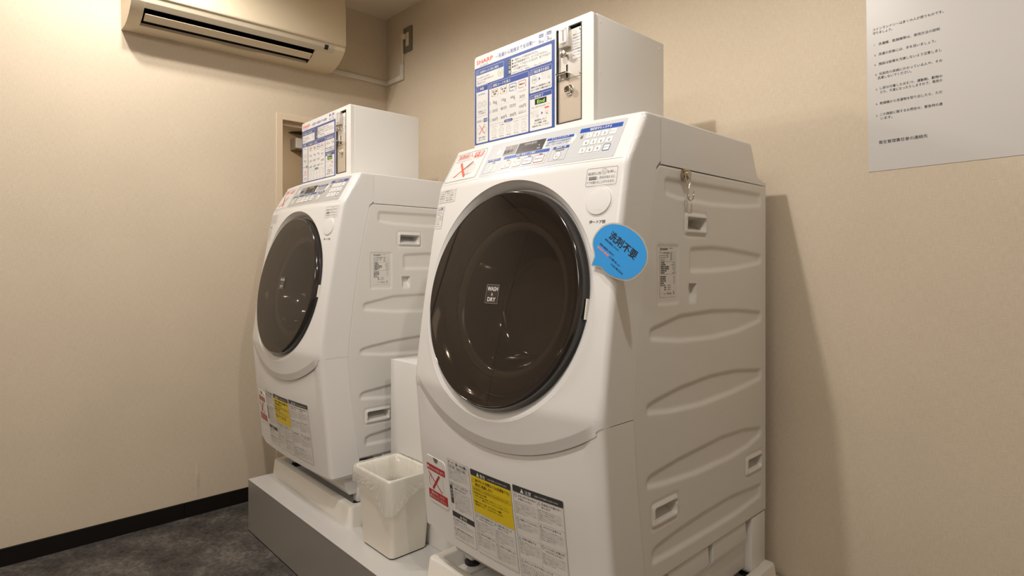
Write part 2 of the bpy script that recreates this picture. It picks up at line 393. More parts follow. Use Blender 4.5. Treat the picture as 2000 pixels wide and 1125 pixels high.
def wrap(u, z, rec):
    """unrolled coordinate u (0 at the middle of the front) -> x, y, normal; rec: how far the skin is set back"""
    s = np.sign(u); a = np.abs(u); x0 = HW-RC; y0 = F(x0, z)+rec
    ph = np.clip((a-x0)/RC, 0, PI/2); ext = np.maximum(0, a-x0-RC*PI/2)
    fr = a <= x0
    x = np.where(fr, u, s*(x0+RC*np.sin(ph))); y = np.where(fr, F(u, z)+rec, y0+RC*(1-np.cos(ph))+ext)
    return x, y, s*np.sin(ph), -np.cos(ph)
def sfade(u): return 1-smooth01((np.abs(u)-.262)/.028)
def uend(z, rec): return HW-RC+RC*PI/2+(yline(z)-F(HW-RC, z)-rec-RC)
BC = np.array([0, -.737, .964]); TH = math.radians(10.5); BR = .268
EN = np.array([0, -math.cos(TH), math.sin(TH)]); EU = np.array([0, math.sin(TH), math.cos(TH)])
def dpt(r, t, d): return BC+np.array([r*math.cos(t), 0, 0])+EU*r*math.sin(t)+EN*d
def dmap(x, z, d=0.0):      # door plane
    return off(BC+np.array([x, 0, 0])+EU*z+EN*d)
def fmap(x, z, d=0.0):      # upper front skin
    y = float(F(x, z)); s = float(F(x, z+0.004)-F(x, z-0.004))/0.008; n = math.hypot(1, s)
    return off((x, y-d/n, z+d*s/n))
def lrec(x, z): return .0012+.0080*np.exp(-np.maximum(0, zseam(x)-z)/.09)*sfade(x)
def lmap(x, z, d=0.0):
    y = float(F(x, z)+lrec(x, z)); s = float(F(x, z+0.004)-F(x, z-0.004))/0.008; n = math.hypot(1, s)
    return off((x, y-d/n, z+d*s/n))
def smap(y, z, d=0.0): return off((HW+d, y, z))

def build_front(parent):
    NT, NR = 480, 70; ztop = 1.337
    V = []; Fc = []
    def recess(u, z):
        return .0045*max(0.0, 1-(z-float(zseam(u)))/.023)*float(sfade(u))
    def bound(t):
        c, s = math.cos(t), math.sin(t)
        lo, hi = 0.0, 1.2
        for _ in range(40):
            k = (lo+hi)/2; u, z = k*c, .964+k*s
            ok = z < ztop and z > zseam(u) and abs(u) < uend(min(max(z, .4), 1.34), 0.0)
            if ok: lo = k
            else: hi = k
        return lo
    ts = [2*PI*i/NT for i in range(NT)]
    zs_ = float(zseam(.30))
    for uc, zc in ((float(uend(ztop, 0)), ztop), (float(uend(1.2435, 0)), 1.243), (float(uend(1.2405, 0)), 1.243), (float(uend(zs_, 0)), zs_), (HW-RC, ztop), (HW-RC, 1.24)):
        for sg in (1, -1):
            a_ = math.atan2(zc-.964, sg*uc) % (2*PI)
            ts += [a_-.0004, a_+.0004]
    ts = sorted(t_ for t_ in set(ts)); NT = len(ts)
    for i in range(NT):
        t = ts[i]; b = bound(t); c, s = math.cos(t), math.sin(t)
        r0 = 1/math.sqrt((c/BR)**2+(s/(BR*math.cos(TH)))**2)
        tp = math.atan2(s/math.cos(TH), c)
        for k in range(NR):
            q = k/(NR-1); q = 1-(1-q)**1.25
            if b-r0 > 0: kk = r0+(b-r0)*q
            else: kk = r0
            u, z = kk*c, .964+kk*s
            x, y, nx, ny = wrap(np.array(u), np.array(z), recess(u, z))
            p = np.array([float(x), float(y), z])
            V.append(off(p))
    for i in range(NT):
        j = (i+1) % NT
        for k in range(NR-1): Fc.append((i*NR+k, j*NR+k, j*NR+k+1, i*NR+k+1))
    # rounded top rim and flat top
    rt = .006; us = np.linspace(-float(uend(1.337, 0)), float(uend(1.337, 0)), 161); b0 = len(V); rows = 5
    for r_ in range(rows):
        ps = PI/2*r_/(rows-1); ins = rt*(1-math.cos(ps)); z = ztop+rt*math.sin(ps)
        for u in us:
            x, y, nx, ny = wrap(np.array(u), np.array(ztop), 0.0)
            V.append(off((float(x-nx*ins), float(y-ny*ins), z)))
    n = len(us)
    for r_ in range(rows-1):
        for i in range(n-1): Fc.append((b0+r_*n+i, b0+r_*n+i+1, b0+(r_+1)*n+i+1, b0+(r_+1)*n+i))
    Fc.append(tuple(b0+(rows-1)*n+i for i in range(n)))
    # bezel wall round the door
    b1 = len(V); prof = [(BR, 0.0, 1), (BR-.0006, -.0006, .97), (.2640, -.0010, .74), (.2595, -.0020, .50), (.2550, -.0035, .26), (.2515, -.0055, .08), (.2490, -.0100, 0), (.235, -.0150, 0)]
    NB = 256
    for r, d, w in prof:
        for i in range(NB):
            p = dpt(r, 2*PI*i/NB, d); yf = float(F(p[0], p[2]-d*math.sin(TH)))-d
            p[1] = p[1]*(1-w)+yf*w; V.append(off(p))
    for k in range(len(prof)-1):
        for i in range(NB): j = (i+1) % NB; Fc.append((b1+k*NB+i, b1+k*NB+j, b1+(k+1)*NB+j, b1+(k+1)*NB+i))
    o = mobj('front_panel', V, Fc, 'white', parent, smooth=True, angle=35)
    return o

def build_lower(parent):
    NU, NV = 220, 60; V = []; Fc = []
    U = float(uend(0.55, 0))
    for i in range(NU):
        a = -1+2*i/(NU-1)
        for k in range(NV):
            u0 = a*U
            zt = float(zseam(u0))+.001
            lift = 0.045*max(0, 1-(u0+0.27)/0.05)**2*0.35 if -0.28 < u0 < -0.22 else (0.016 if u0 <= -0.28 else 0)
            zb = .345+lift*0.8
            z = zt+(zb-zt)*k/(NV-1)
            rec = float(lrec(u0, z)); u = a*float(uend(z, rec))
            x, y, nx, ny = wrap(np.array(u), np.array(z), rec)
            ins = 0.0
            dz = z-zb
            if dz < .006: ins = .006*(1-math.sqrt(max(0, 1-((.006-dz)/.006)**2)))
            V.append(off((float(x-nx*ins), float(y-ny*ins), z)))
    for i in range(NU-1):
        for k in range(NV-1): Fc.append((i*NV+k, i*NV+k+1, (i+1)*NV+k+1, (i+1)*NV+k))
    # underside
    b = len(V)
    for i in range(NU):
        p = V[i*NV+NV-1]; V.append((p[0]*0.985, max(p[1], 0)*0+(-.655-OY) if p[1] < -.655-OY else p[1], .338-OZ))
    for i in range(NU-1): Fc.append((i*NV+NV-1, b+i, b+i+1, (i+1)*NV+NV-1))
    return mobj('lower_panel', V, Fc, 'whitep', parent, smooth=True, angle=40)

LENS = [  # (y0, y1, top pts, bottom pts)
 (-.557, -.096, [(-.555, 1.221), (-.1, 1.224)], [(-.557, 1.179), (-.491, 1.172), (-.359, 1.169), (-.233, 1.173), (-.096, 1.184)]),
 (-.458, -.094, [(-.458, 1.077), (-.359, 1.083), (-.26, 1.079), (-.096, 1.066)], [(-.453, 1.017), (-.359, 1.017), (-.233, 1.023), (-.096, 1.037)]),
 (-.612, -.094, [(-.61, .912), (-.491, .934), (-.359, .937), (-.233, .932), (-.096, .919)], [(-.61, .882), (-.491, .869), (-.359, .864), (-.233, .869), (-.096, .888)]),
 (-.624, -.094, [(-.624, .760), (-.588, .768), (-.491, .781), (-.359, .789), (-.233, .785), (-.096, .770)], [(-.621, .736), (-.531, .725), (-.405, .719), (-.26, .724), (-.096, .737)]),
 (-.624, -.094, [(-.623, .612), (-.603, .620), (-.496, .630), (-.31, .638), (-.2, .634), (-.096, .620)], [(-.619, .588), (-.54, .579), (-.425, .571), (-.265, .570), (-.175, .576), (-.096, .592)]),
 (-.606, -.094, [(-.605, .464), (-.582, .472), (-.496, .480), (-.4, .484), (-.265, .486), (-.097, .473)], [(-.599, .431), (-.496, .428), (-.348, .426), (-.236, .426), (-.097, .435)]),
]
def rsd(y, z, y0, y1, z0, z1, r):
    qx = np.abs(y-(y0+y1)/2)-(y1-y0)/2+r; qz = np.abs(z-(z0+z1)/2)-(z1-z0)/2+r
    return np.minimum(np.maximum(qx, qz), 0)+np.hypot(np.maximum(qx, 0), np.maximum(qz, 0))-r
def side_depth(y, z):
    d = np.zeros_like(y)
    for y0, y1, tp, bt in LENS:
        zt = np.interp(y, *zip(*tp)); zb = np.interp(y, *zip(*bt))
        q1 = np.clip(np.minimum(zt-z, z-zb)/.013, 0, 1); q2 = np.clip(np.minimum(y-y0, y1-y)/.016, 0, 1)
        d = np.maximum(d, .0050*smooth01(q1)*smooth01(q2))
    s = -rsd(y, z, -.583, -.497, .953, 1.08, .006); d = np.maximum(d, .002*smooth01(s/.005))
    for y0, y1, z0, z1 in ((-.474, -.382, 1.103, 1.149), (-.599, -.504, .506, .553), (-.186, -.096, .509, .556)):
        s = -rsd(y, z, y0-.008, y1+.008, z0-.008, z1+.008, .012); d = d+.0015*smooth01(s/.006)
        s = -rsd(y, z, y0, y1, z0, z1, .007); d = d-.0050*smooth01(s/.0035)
        s = -rsd(y, z, y0+.007, y1-.007, z0+.008, z1-.009, .004)
        d = d+(.008+.042*smooth01((z-z0-.006)/(z1-z0-.018)))*smooth01(s/.0035)
    s = -rsd(y, z, -.4575, -.4265, .949, .996, .001); d = d+.012*smooth01(s/.003)*smooth01((z-.949)/.03)
    return d
def build_side(parent):
    NY, NZ = 190, 270; z0, z1 = .395, 1.242; V = []; Fc = []
    zz = np.linspace(z0, z1, NZ); tt = np.linspace(0, 1, NY)
    ins = .0025
    for i, z in enumerate(zz):
        yl = float(yline(min(z, 1.2405))); rr = .022
        if z > z1-rr: yl += rr-math.sqrt(max(0, rr*rr-(z-z1+rr)**2))
        ys = yl+.0006+(-.070-yl-.0006)*tt; dep = side_depth(ys, np.full_like(ys, z))
        for y, dd in zip(ys, dep):
            e_ = min(z1-z, (y-yl), z-z0, -.070-y); rb = .003*(1-math.sqrt(max(0, 1-((.003-e_)/.003)**2))) if e_ < .003 else 0
            V.append(off((HW-.0003-dd-rb, y, z)))
    for i in range(NZ-1):
        for k in range(NY-1): Fc.append((i*NY+k, i*NY+k+1, (i+1)*NY+k+1, (i+1)*NY+k))
    mobj('side_panel', V, Fc, 'side', parent, smooth=True, angle=60)
    # plain twin on the hidden side
    pts = [(-HW, float(yline(z)), z) for z in np.linspace(z0, 1.2405, 12)]+[(-HW, -.07, z1), (-HW, -.07, z0)]
    pts = [off(p) for p in pts]; n = len(pts)
    pts2 = [(p[0]+.004, p[1], p[2]) for p in pts]
    mobj('side_panel', pts+pts2, [tuple(range(n))[::-1], tuple(range(n, 2*n))]+[(i, (i+1) % n, n+(i+1) % n, n+i) for i in range(n)], 'side', parent)

def build_machine(M2=False):
    root = empty('drum_washing_machine', (1.697+OX, OY, OZ))
    # hidden carcass, rear cover
    mkbox('cabinet', (-.250, -.56, .40), (.250, -.075, 1.236), 'side', root, off=(OX, OY, OZ), bev=.002)
    mkbox('inner_frame', (-.3008, -.605, 1.15), (.3008, -.560, 1.334), 'white', root, off=(OX, OY, OZ), bev=.001)
    bm = bmesh.new()
    prism(bm, [off((0, a, b))[1:] for a, b in ((-.5685, 1.2432), (-.5685, 1.343), (-.157, 1.343), (-.119, 1.263), (-.098, 1.259), (-.096, 1.252), (-.072, 1.250), (-.072, 1.2432))], -HW, HW, 'x')
    bmesh.ops.recalc_face_normals(bm, faces=bm.faces)
    es = [e for e in bm.edges if all(v.co.z+OZ > 1.255 for v in e.verts) and not all(v.co.y+OY < -.57 for v in e.verts) and e.calc_face_angle(0) > .3]
    bmesh.ops.bevel(bm, geom=es, offset=.0055, segments=4, profile=0.5, affect='EDGES', clamp_overlap=True)
    bmobj('top_cover', bm, 'white', root)
    build_front(root); build_lower(root); build_side(root)
    # base, legs, feet
    bm = bmesh.new()
    def ob(x0, y0, z0, x1, y1, z1, bev=.002): box(bm, x0-OX, y0-OY, z0-OZ, x1-OX, y1-OY, z1-OZ, bev, 2)
    prism(bm, [(-.660-OY, .345-OZ), (-.657-OY, .300-OZ), (-.642-OY, .273-OZ), (-.30-OY, .262-OZ), (-.30-OY, .345-OZ)], -.276, .276, 'x', .003, 2); ob(-.285, -.56, .264, .285, -.09, .394)
    for s in (1, -1):
        ob(min(s*.262, s*.3035), -.150, .256, max(s*.262, s*.3035), -.072, .3935, .003)
        for a, b in ((-.358, -.178), (-.545, -.365)):
            pr = [(s*.30, .3935), (s*.302, .353), (s*.288, .328), (s*.25, .30), (s*.25, .3935)]
            prism(bm, [(p[0], p[1]-OZ) for p in pr], a+.012-OY, b-OY, 'y', .001, 1)
    for x, y in ((.262, -.600), (-.262, -.600)): ob(x-.018, y-.016, .2415, x+.018, y+.016, .320, .008)
    for x in (.27, -.27): ob(x-.024, -.132, .2425, x+.024, -.084, .30, .004)
    bmobj('base_frame', bm, 'whitep', root)
    for x, y in ((.27, -.108), (-.27, -.108), (.262, -.600), (-.262, -.600)):
        V, Fc = lathe([(0.0, .0005), (.019, .0005), (.021, .003), (.021, .008), (.016, .0105), (.016, .0150), (0, .0150)], 24)
        mobj('foot', [(v[0]+x, v[1]+y-OY, v[2]+.2275-OZ) for v in V], Fc, 'black', root, smooth=True, angle=40)
    # door
    def L(name, prof, m, par, n=160, ang=40):
        V, Fc = lathe(prof, n); return mobj(name, [dmap(v[0], v[1], v[2]) for v in V], Fc, m, par, smooth=True, angle=ang)
    door = L('door', [(.2470, -.0150), (.2467, -.0115), (.2455, -.0065), (.2440, .002), (.2425, .0085), (.2405, .0125), (.2385, .0145), (.2375, .0148), (.2368, .0140), (.2360, .0137), (.2330, .0125), (.2150, .000), (.2050, -.015)], 'ring', root)
    R_ = [(r, .0142+.0060*(1-(r/.2360)**2)) for r in (0.0001, .03, .06, .09, .12, .15, .18, .20, .22, .232, .2358)]
    L('window', R_[::-1], 'smoke', door, ang=180)
    L('inner_frame', [(.233, .004), (.226, -.004), (.212, -.010), (.196, -.016), (.186, -.021), (.1800, -.0245), (.1795, -.0270)], 'liner', door)
    L('bowl_flange', [(.1795, -.0272), (.1775, -.0262), (.170, -.0272), (.1625, -.0300), (.1600, -.0330)], 'flange', door, ang=180)
    L('bowl', [(.1600, -.0330), (.1570, -.040), (.1520, -.055), (.1450, -.075), (.1360, -.096), (.1250, -.115), (.1175, -.1235), (.1120, -.1265), (.104, -.1255), (.080, -.1290), (.05, -.1320), (.0001, -.1330)], 'bowl', door, ang=180)
    p = Print(); p.rect(-.0205, -.018, .0205, .0235, 'screen', 1); p.rrect(-.0205, -.018, .0205, .0235, .0004, 'wash', 2, r=.0004)
    p.text('WASH', 0, .0095, .013, 'cream', 3, w=.034, al='C', bold=.035); p.text('&', 0, -.001, .0095, 'wash', 3, w=.007, al='C'); p.text('DRY', 0, -.014, .013, 'cream', 3, w=.026, al='C', bold=.035)
    p.build('window_label', lambda x, z, d: dmap(x-.002, z+.002, .0207+d), door)
    # hinge-side catch
    bm = bmesh.new()
    bmesh.ops.create_cube(bm, size=1, matrix=Matrix.Translation(Vector(dmap(.2485, -.012, -.004))) @ Matrix.Rotation(-TH, 4, 'X') @ Matrix.Diagonal((.003, .008, .040, 1)))
    bmobj('door_catch', bm, 'tray', door, smooth=False)
    # door release button
    bx, bz = .2505, 1.1615
    def bl(name, prof, m):
        V, Fc = lathe(prof, 48); o_ = []
        for v in V: o_.append(fmap(bx+v[0], bz+v[1], v[2]))
        return mobj(name, o_, Fc, m, root, smooth=True, angle=30)
    bl('button_ring', [(.0308, .0001), (.0300, .0007), (.0290, .0008), (.0285, .0001)], 'whitep')
    bt = bl('release_button', [(.0279, .0001), (.0278, .0014), (.0270, .0023), (.022, .0029), (.012, .0031), (.0001, .0032)], 'white')
    p = Print(); p.disc(bx+.002, bz-.0155, .0085, 'pure', 0, rz=.006); 
    for k in range(3): p.rect(bx-.005+k*.005, bz-.0185, bx-.003+k*.005, bz-.0178, 'lgrey', 1)
    p.build('button_mark', lambda x, z, d: fmap(x, z, d+.0027), bt)
    # lettering under the button
    p = Print(); p.text('押ードア開', .2355, 1.1175, .0072, 'grey', 1, w=.035, bold=.03); p.build('button_caption', fmap, root)
    # notice above the button
    p = Print(); x0, x1 = .2155, .2845
    p.rrect(x0, 1.193, x1, 1.2285, .0005, 'grey', 2, r=.003)
    p.text('暗証番号入力後,', x0+.003, 1.2155, .0064, 'grey', 2, w=.0305); p.ring(.2555, 1.2205, .0055, .0005, 'grey', 2); p.text('ロック', .2555, 1.2205, .0022, 'grey', 2, al='C', w=.006); p.text('解除', .2555, 1.218, .0024, 'grey', 2, al='C')
    p.text('を押し,', .2625, 1.2165, .0062, 'grey', 2, w=.019)
    p.text('「', x0+.002, 1.2065, .006, 'grey', 2); p.rect(x0+.006, 1.2055, x0+.0235, 1.2115, 'grey', 2, r=.0005); p.text('ドアロック中', x0+.0148, 1.2067, .004, 'pure', 3, w=.0165, al='C')
    p.text('」表示が消えると,', x0+.025, 1.2065, .0062, 'grey', 2, w=.041); p.text('ドアを開けることができます。', x0+.003, 1.1975, .0062, 'grey', 2, w=.062)
    p.line([(x0-.001, 1.191), (x1+.001, 1.1905)], .0003, 'lgrey', 2)
    p.build('door_notice', fmap, root)
    # labels at the left
    p = Print(); x0, x1 = -.292, -.213
    p.rect(x0, 1.1975, x1, 1.2305, 'paper', 1); p.rrect(x0, 1.1975, x1, 1.2305, .0004, 'lgrey', 2, r=.0003); p.rect(x0, 1.2250, x1, 1.2305, 'keyg', 2); p.text('上手な使いかた', (x0+x1)/2, 1.2262, .0036, 'grey', 3, al='C', w=.034)
    for k, (a, b) in enumerate((('ドラム洗浄は週に一回', '衣類は詰めこみすぎない'), ('洗濯は', 'ポケットの中を確認'), ('乾燥は', '布団カバーは裏返して'), ('※糸くずフィルターを', '毎回お掃除'))):
        z = 1.2205-.0062*k; p.line([(x0, z-.0022), (x1, z-.0022)], .0003, 'lgrey', 2); p.text(a, x0+.003, z, .0034, 'grey', 3, w=.026); p.text(b, x0+.035, z, .0034, 'grey', 3, w=.034)
    p.build('usage_label', fmap, root)
    p = Print(); x0, x1 = -.296, -.258
    p.rect(x0, 1.1305, x1, 1.189, 'paper', 1); p.rrect(x0, 1.1305, x1, 1.189, .0004, 'lgrey', 2, r=.0003); p.rect(x0, 1.177, x1, 1.189, 'keyg', 2)
    p.line([(x0+.008, 1.179), (x0+.0115, 1.186), (x0+.015, 1.179)], .0005, 'grey', 3, closed=True); p.text('注意', x0+.018, 1.1795, .0078, 'grey', 3, w=.014, bold=.03)
    for k, s_ in enumerate(('子供を近づけない', 'ドアの開閉は', 'ゆっくりと', '手を入れない', 'やけどや', 'けがの原因', 'になります')):
        p.text(s_, x0+.002, 1.1715-.006*k, .0036, 'grey', 3, w=.030 if k == 0 else .019)
    p.rrect(x0+.0235, 1.136, x0+.036, 1.169, .0004, 'grey', 2, r=.001); p.ring(x0+.029, 1.158, .0045, .0007, 'grey', 2); p.ring(x0+.029, 1.158, .007, .0004, 'lgrey', 2)
    p.build('caution_label', fmap, root)
    # detergent notice on the slope
    p = Print()
    p.rect(-.293, 1.2505, -.141, 1.3325, 'pure', 1, r=.007); p.rrect(-.2895, 1.2525, -.1445, 1.3305, .0009, 'dgrey', 2, r=.007)
    p.text('洗剤投入', -.275, 1.3150, .0150, 'red', 3, w=.074); p.rect(-.1945, 1.3115, -.1545, 1.3265, 'red', 2, r=.001); p.text('不要', -.1745, 1.3138, .0138, 'pure', 3, w=.034, al='C', bold=.035)
    p.text('洗剤が自動で投入されます', -.277, 1.3065, .0058, 'lgrey', 3, w=.120)
    p.rect(-.262, 1.266, -.222, 1.290, 'paper', 2, r=.002); p.rrect(-.262, 1.266, -.222, 1.290, .0004, 'grey', 2.2, r=.002)
    for k in range(5): p.ring(-.205+k*.006, 1.276+.001*k, .012+.0006*k, .0004, 'grey', 2.4-.02*k)
    p.line([(-.243, 1.301), (-.200, 1.2615)], .0065, 'red', 4); p.line([(-.186, 1.2995), (-.250, 1.2635)], .003, 'red', 4.3)
    p.build('detergent_notice', fmap, root)
    # control panel
    p = Print(); pg = 'panel2' if M2 else 'panelg'; bl_ = 'navy2' if M2 else 'blue'
    p.rect(-.1285, 1.2495, .2685, 1.3345, pg, 1, r=.004)
    p.rect(-.0665, 1.2955, -.0225, 1.3200, 'lcd', 2); p.text('営業中', -.0655, 1.3005, .0105, 'dgrey', 3, w=.032, bold=.03)
    p.disc(-.0455, 1.3150, .0022, 'redlight' if not M2 else 'lcd', 3)
    p.rect(-.0195, 1.2935, .0660, 1.3200, 'screen', 2); p.rect(.000, 1.3125, .040, 1.3175, 'lcd', 3); p.disc(.0237, 1.3150, .0025, 'pure', 4); p.disc(.0225, 1.3156, .0022, 'screen', 5)
    p.text('●', .050, 1.3045, .004, 'pure', 4); p.text('時間', .048, 1.2965, .005, 'keyg', 4); p.rect(-.008, 1.2965, .044, 1.3105, 'lcd', 2.5, r=.001); p.rect(-.0075, 1.297, .0435, 1.310, 'screen', 3, r=.001)
    p.ring(-.088, 1.3085, .008, .0006, 'keyg', 2); p.disc(-.088, 1.3085, .0072, 'pure', 1.5)
    def hdr(x0, z0, x1, z1, t, h, w=None): p.rect(x0, z0, x1, z1, bl_, 2.5); p.text(t, (x0+x1)/2, z0+(z1-z0-h)/2+.0008, h, 'pure', 3.5, al='C', w=w, bold=.03)
    hdr(-.1150, 1.2855, -.0675, 1.2920, 'お洗濯の前に', .0046, .040); p.rrect(-.1185, 1.2560, -.0675, 1.2915, .0004, 'grey', 2, r=.0005)
    hdr(-.0545, 1.2850, .0905, 1.2922, '洗濯・乾燥コース選択', .0052, .062); p.rrect(-.0590, 1.2575, .0905, 1.2915, .0004, 'grey', 2, r=.0005)
    hdr(.1020, 1.2860, .1450, 1.2922, '運転終了後', .0050, .028); p.rrect(.0995, 1.2590, .1450, 1.2915, .0004, 'grey', 2, r=.0005)
    p.poly([(.0640, 1.2955), (.1480, 1.2955), (.1545, 1.3040), (.1545, 1.3110), (.1480, 1.3180), (.0700, 1.3180)], 'pure', 1.6)
    hdr(.0715, 1.3113, .1463, 1.3172, 'セキュリティロック', .0050, .048)
    p.text('衣類盗難防止のため暗証番号を', .073, 1.3050, .0046, bl_, 3, w=.068); p.text('設定し、スタートを押してください', .073, 1.2990, .0046, bl_, 3, w=.070)
    p.rect(.1595, 1.2590, .2620, 1.3255, 'keyg', 1.3, r=.001); p.rect(.1600, 1.2595, .2615, 1.3250, pg, 1.7, r=.001)
    hdr(.1600, 1.3155, .2620, 1.3255, '暗証番号を入力する', .0068, .052)
    # course buttons
    def key(name, x, z, w, h, c=None, txt=None, th=.0018, rad=.0022, lw=.0009, two=None, tc='grey', ts=.0042):
        k_ = plate(name, fmap, x-w/2, z-h/2, x+w/2, z+h/2, rad, .0005, 'whitep', panel, base=.0005, bev=.0003)
        q = Print()
        if c: q.rrect(x-w/2+lw/2, z-h/2+lw/2, x+w/2-lw/2, z+h/2-lw/2, lw, c, 1, r=rad*.8)
        if txt:
            zz = z-ts*.4 if not two else z+ts*.15
            q.text(txt, x, zz, ts, tc, 2, al='C', w=min(w*.78, None or 9) if len(txt) > 1 else None)
            if two: q.text(two, x, z-ts*1.15, ts, tc, 2, al='C')
        if q.F: q.build('key_legend', lambda a, b, d: fmap(a, b, d+.0009), k_)
        return k_
    panel = p.build('control_panel', fmap, root)
    key('course_button', -.0365, 1.2695, .0285, .0165, 'orange', '洗濯・乾燥', two='標準')
    key('course_button', 0.0, 1.2695, .0285, .0165, 'amber', '洗濯・乾燥', two='少量')
    key('course_button', .0345, 1.2698, .0285, .0165, 'blue', '洗濯のみ', ts=.0052)
    key('course_button', .0690, 1.2705, .0285, .0165, 'red', '乾燥のみ', ts=.0052)
    q = Print(); q.disc(-.0937, 1.2690, .0092, 'whitep', 2); q.ring(-.0937, 1.2690, .0088, .0009, 'green', 3); q.text('ドラム', -.0937, 1.2695, .004, 'grey', 4, al='C'); q.text('洗浄', -.0937, 1.2645, .004, 'grey', 4, al='C'); q.build('drum_clean_button', fmap, panel)
    q = Print(); q.disc(.1206, 1.2705, .0096, 'whitep', 2); q.ring(.1206, 1.2705, .0096, .0007, 'grey', 3); q.text('ロック', .1206, 1.2712, .0036, 'grey', 4, al='C'); q.text('解除', .1206, 1.2660, .0040, 'grey', 4, al='C')
    q.build('unlock_button', fmap, panel)
    for x in (-.0353, .0002, .0352, .0697, -.0875):
        q = Print(); q.rect(x-.0045, 1.2802, x+.0045, 1.2822, 'mintlight' if M2 else 'dgrey', 3, r=.0003); q.build('indicator_lamp', fmap, panel)
    q = Print(); q.rect(.110, 1.2812, .1345, 1.2840, 'grey', 2, r=.0004); q.build('lock_indicator', fmap, panel); q = Print()
    q.disc(.1702, 1.3045, .0036, 'grey', 2, rz=.0036); q.ring(.1702, 1.3085, .0026, .0009, 'grey', 2)
    q.build('padlock_mark', fmap, panel)
    rows = [(1.3065, .1893, '123'), (1.2895, .1880, '4560'), (1.2722, .1862, '789')]
    for z, x0, s_ in rows:
        for i, ch in enumerate(s_): key('number_key', x0+i*.0186-.0002*i, z, .0150, .0128, 'keyg', ch, ts=.0085, lw=.0003)
    key('clear_key', .2459, 1.3072, .0150, .0128, 'keyg', 'クリア', ts=.0040, lw=.0003)
    key('start_key', .2437, 1.2722, .0160, .0145, 'blue', 'スタート', ts=.0046, lw=.0011)
    # seam under the control panel
    q = Print(); q.line([(-.29+.58*k/40, 1.2460-.0012*abs(k-20)/20) for k in range(41)], .0005, 'shade', 1); q.build('panel_seam', fmap, root)
    # drain filter cover with red warning
    fc_ = plate('filter_cover', lmap, -.275, .4345, -.1745, .5565, .016, .0011, 'whitep', root, bev=.0008)
    fm2 = lambda x, z, d: lmap(x, z, d+.0011)
    q = Print(); q.poly([(-.222+.0115*math.cos(a), .5558-.0125*math.sin(a)) for a in np.linspace(0, PI, 14)], 'grey', 0.5)
    q.rect(-.2700, .5185, -.1815, .5345, 'dred', 1); q.disc(-.2635, .5265, .004, 'pure', 2); q.text('水もれの恐れあり', -.257, .5225, .0085, 'pure', 2, w=.070, bold=.02)
    q.rect(-.2700, .4440, -.1805, .4675, 'dred', 1); q.text('運転中は, ふたを', -.226, .4572, .0080, 'pure', 2, w=.064, al='C', bold=.02); q.text('開けないでください。', -.226, .4472, .0080, 'pure', 2, w=.078, al='C', bold=.02)
    q.line([(-.263, .512), (-.203, .4725)], .0028, 'dred', 2); q.line([(-.211, .5125), (-.246, .4735)], .0062, 'dred', 2.3)
    q.line([(-.254, .508), (-.262, .498), (-.264, .488), (-.258, .480)], .0012, 'dred', 2); q.line([(-.196, .513), (-.194, .478), (-.204, .471)], .0008, 'pink', 2)
    q.line([(-.250, .512), (-.254, .497), (-.246, .486)], .0009, 'dred', 2); q.line([(-.262, .486), (-.240, .474), (-.206, .470)], .0007, 'pink', 2)
    q.build('filter_warning', fm2, fc_)
    # warning sheets
    q = Print(); A = (-.1645, .3745, -.0765, .5730); B_ = (-.0700, .3745, .0645, .5735); C_ = (.0705, .3745, .2050, .5760)
    for s_ in (A, B_, C_): q.rect(s_[0], s_[1], s_[2], s_[3], 'paper', 1, r=.003); q.rrect(s_[0], s_[1], s_[2], s_[3], .0005, 'grey', 1.6, r=.003)
    J = ('運転終了後は衣類を早めに取り出してください。', '排水ホースや給水栓を確認してください。', '衣類が偏ると振動が大きくなることがあります。', '長時間使わないときは水栓を閉めてください。', '洗濯槽に手を入れないでください。けがの原因になります。', '引火性のあるものを近づけないでください。')
    def para(x, z, w, n, h=.0027, seed=0):
        for k in range(n):
            s_ = J[(k+seed) % len(J)]; ww = w if k < n-1 else w*(.45+.1*((seed*7+k) % 4)); s_ = s_[:max(4, int(ww/h/0.98))]
            q.text(s_, x, z-k*h*1.5, h, 'grey', 2, w=ww*.98, res=1)
    def tri(x, z, r): q.line([(x-r, z-r*.8), (x, z+r), (x+r, z-r*.8)], .0005, 'black', 2, closed=True); q.text('!', x, z-r*.6, r*1.5, 'black', 2, al='C')
    def ban(x, z, r): q.ring(x, z, r, .0005, 'black', 2); q.line([(x-r*.7, z+r*.7), (x+r*.7, z-r*.7)], .0005, 'black', 2)
    q.text('オーナー様へのお願い', A[0]+.003, .5635, .0075, 'black', 2, w=.080, bold=.02)
    q.rrect(A[0]+.002, .5525, A[2]-.002, .5610, .0004, 'black', 2, r=.0005); q.text('日常点検・清掃のお願い', A[0]+.004, .5540, .0064, 'black', 2, w=.074)
    para(A[0]+.003, .5480, .080, 7, seed=1)
    q.rrect(A[0]+.002, .5095, A[2]-.002, .5165, .0004, 'black', 2, r=.0005); q.text('排水フィルターのお手入れ', A[0]+.005, .5105, .0056, 'black', 2, w=.070)
    q.rect(A[0]+.001, .4630, A[0]+.012, .5080, 'dgrey', 2); q.vtext('警告', A[0]+.0065, .4850, .0070, 'pure', 3); q.poly([(A[0]+.0035, .494), (A[0]+.0095, .494), (A[0]+.0065, .5005)], 'pure', 3)
    q.text('水漏れの恐れあり', A[0]+.016, .5015, .0062, 'black', 2, w=.052); para(A[0]+.015, .4955, .068, 12, seed=2)
    q.rect(A[0]+.0005, .4300, A[2]-.0005, .4430, 'dgrey', 2); q.poly([(-.133, .4325), (-.125, .4325), (-.129, .4405)], 'pure', 3); q.text('警告', -.122, .4328, .0085, 'pure', 3, w=.017)
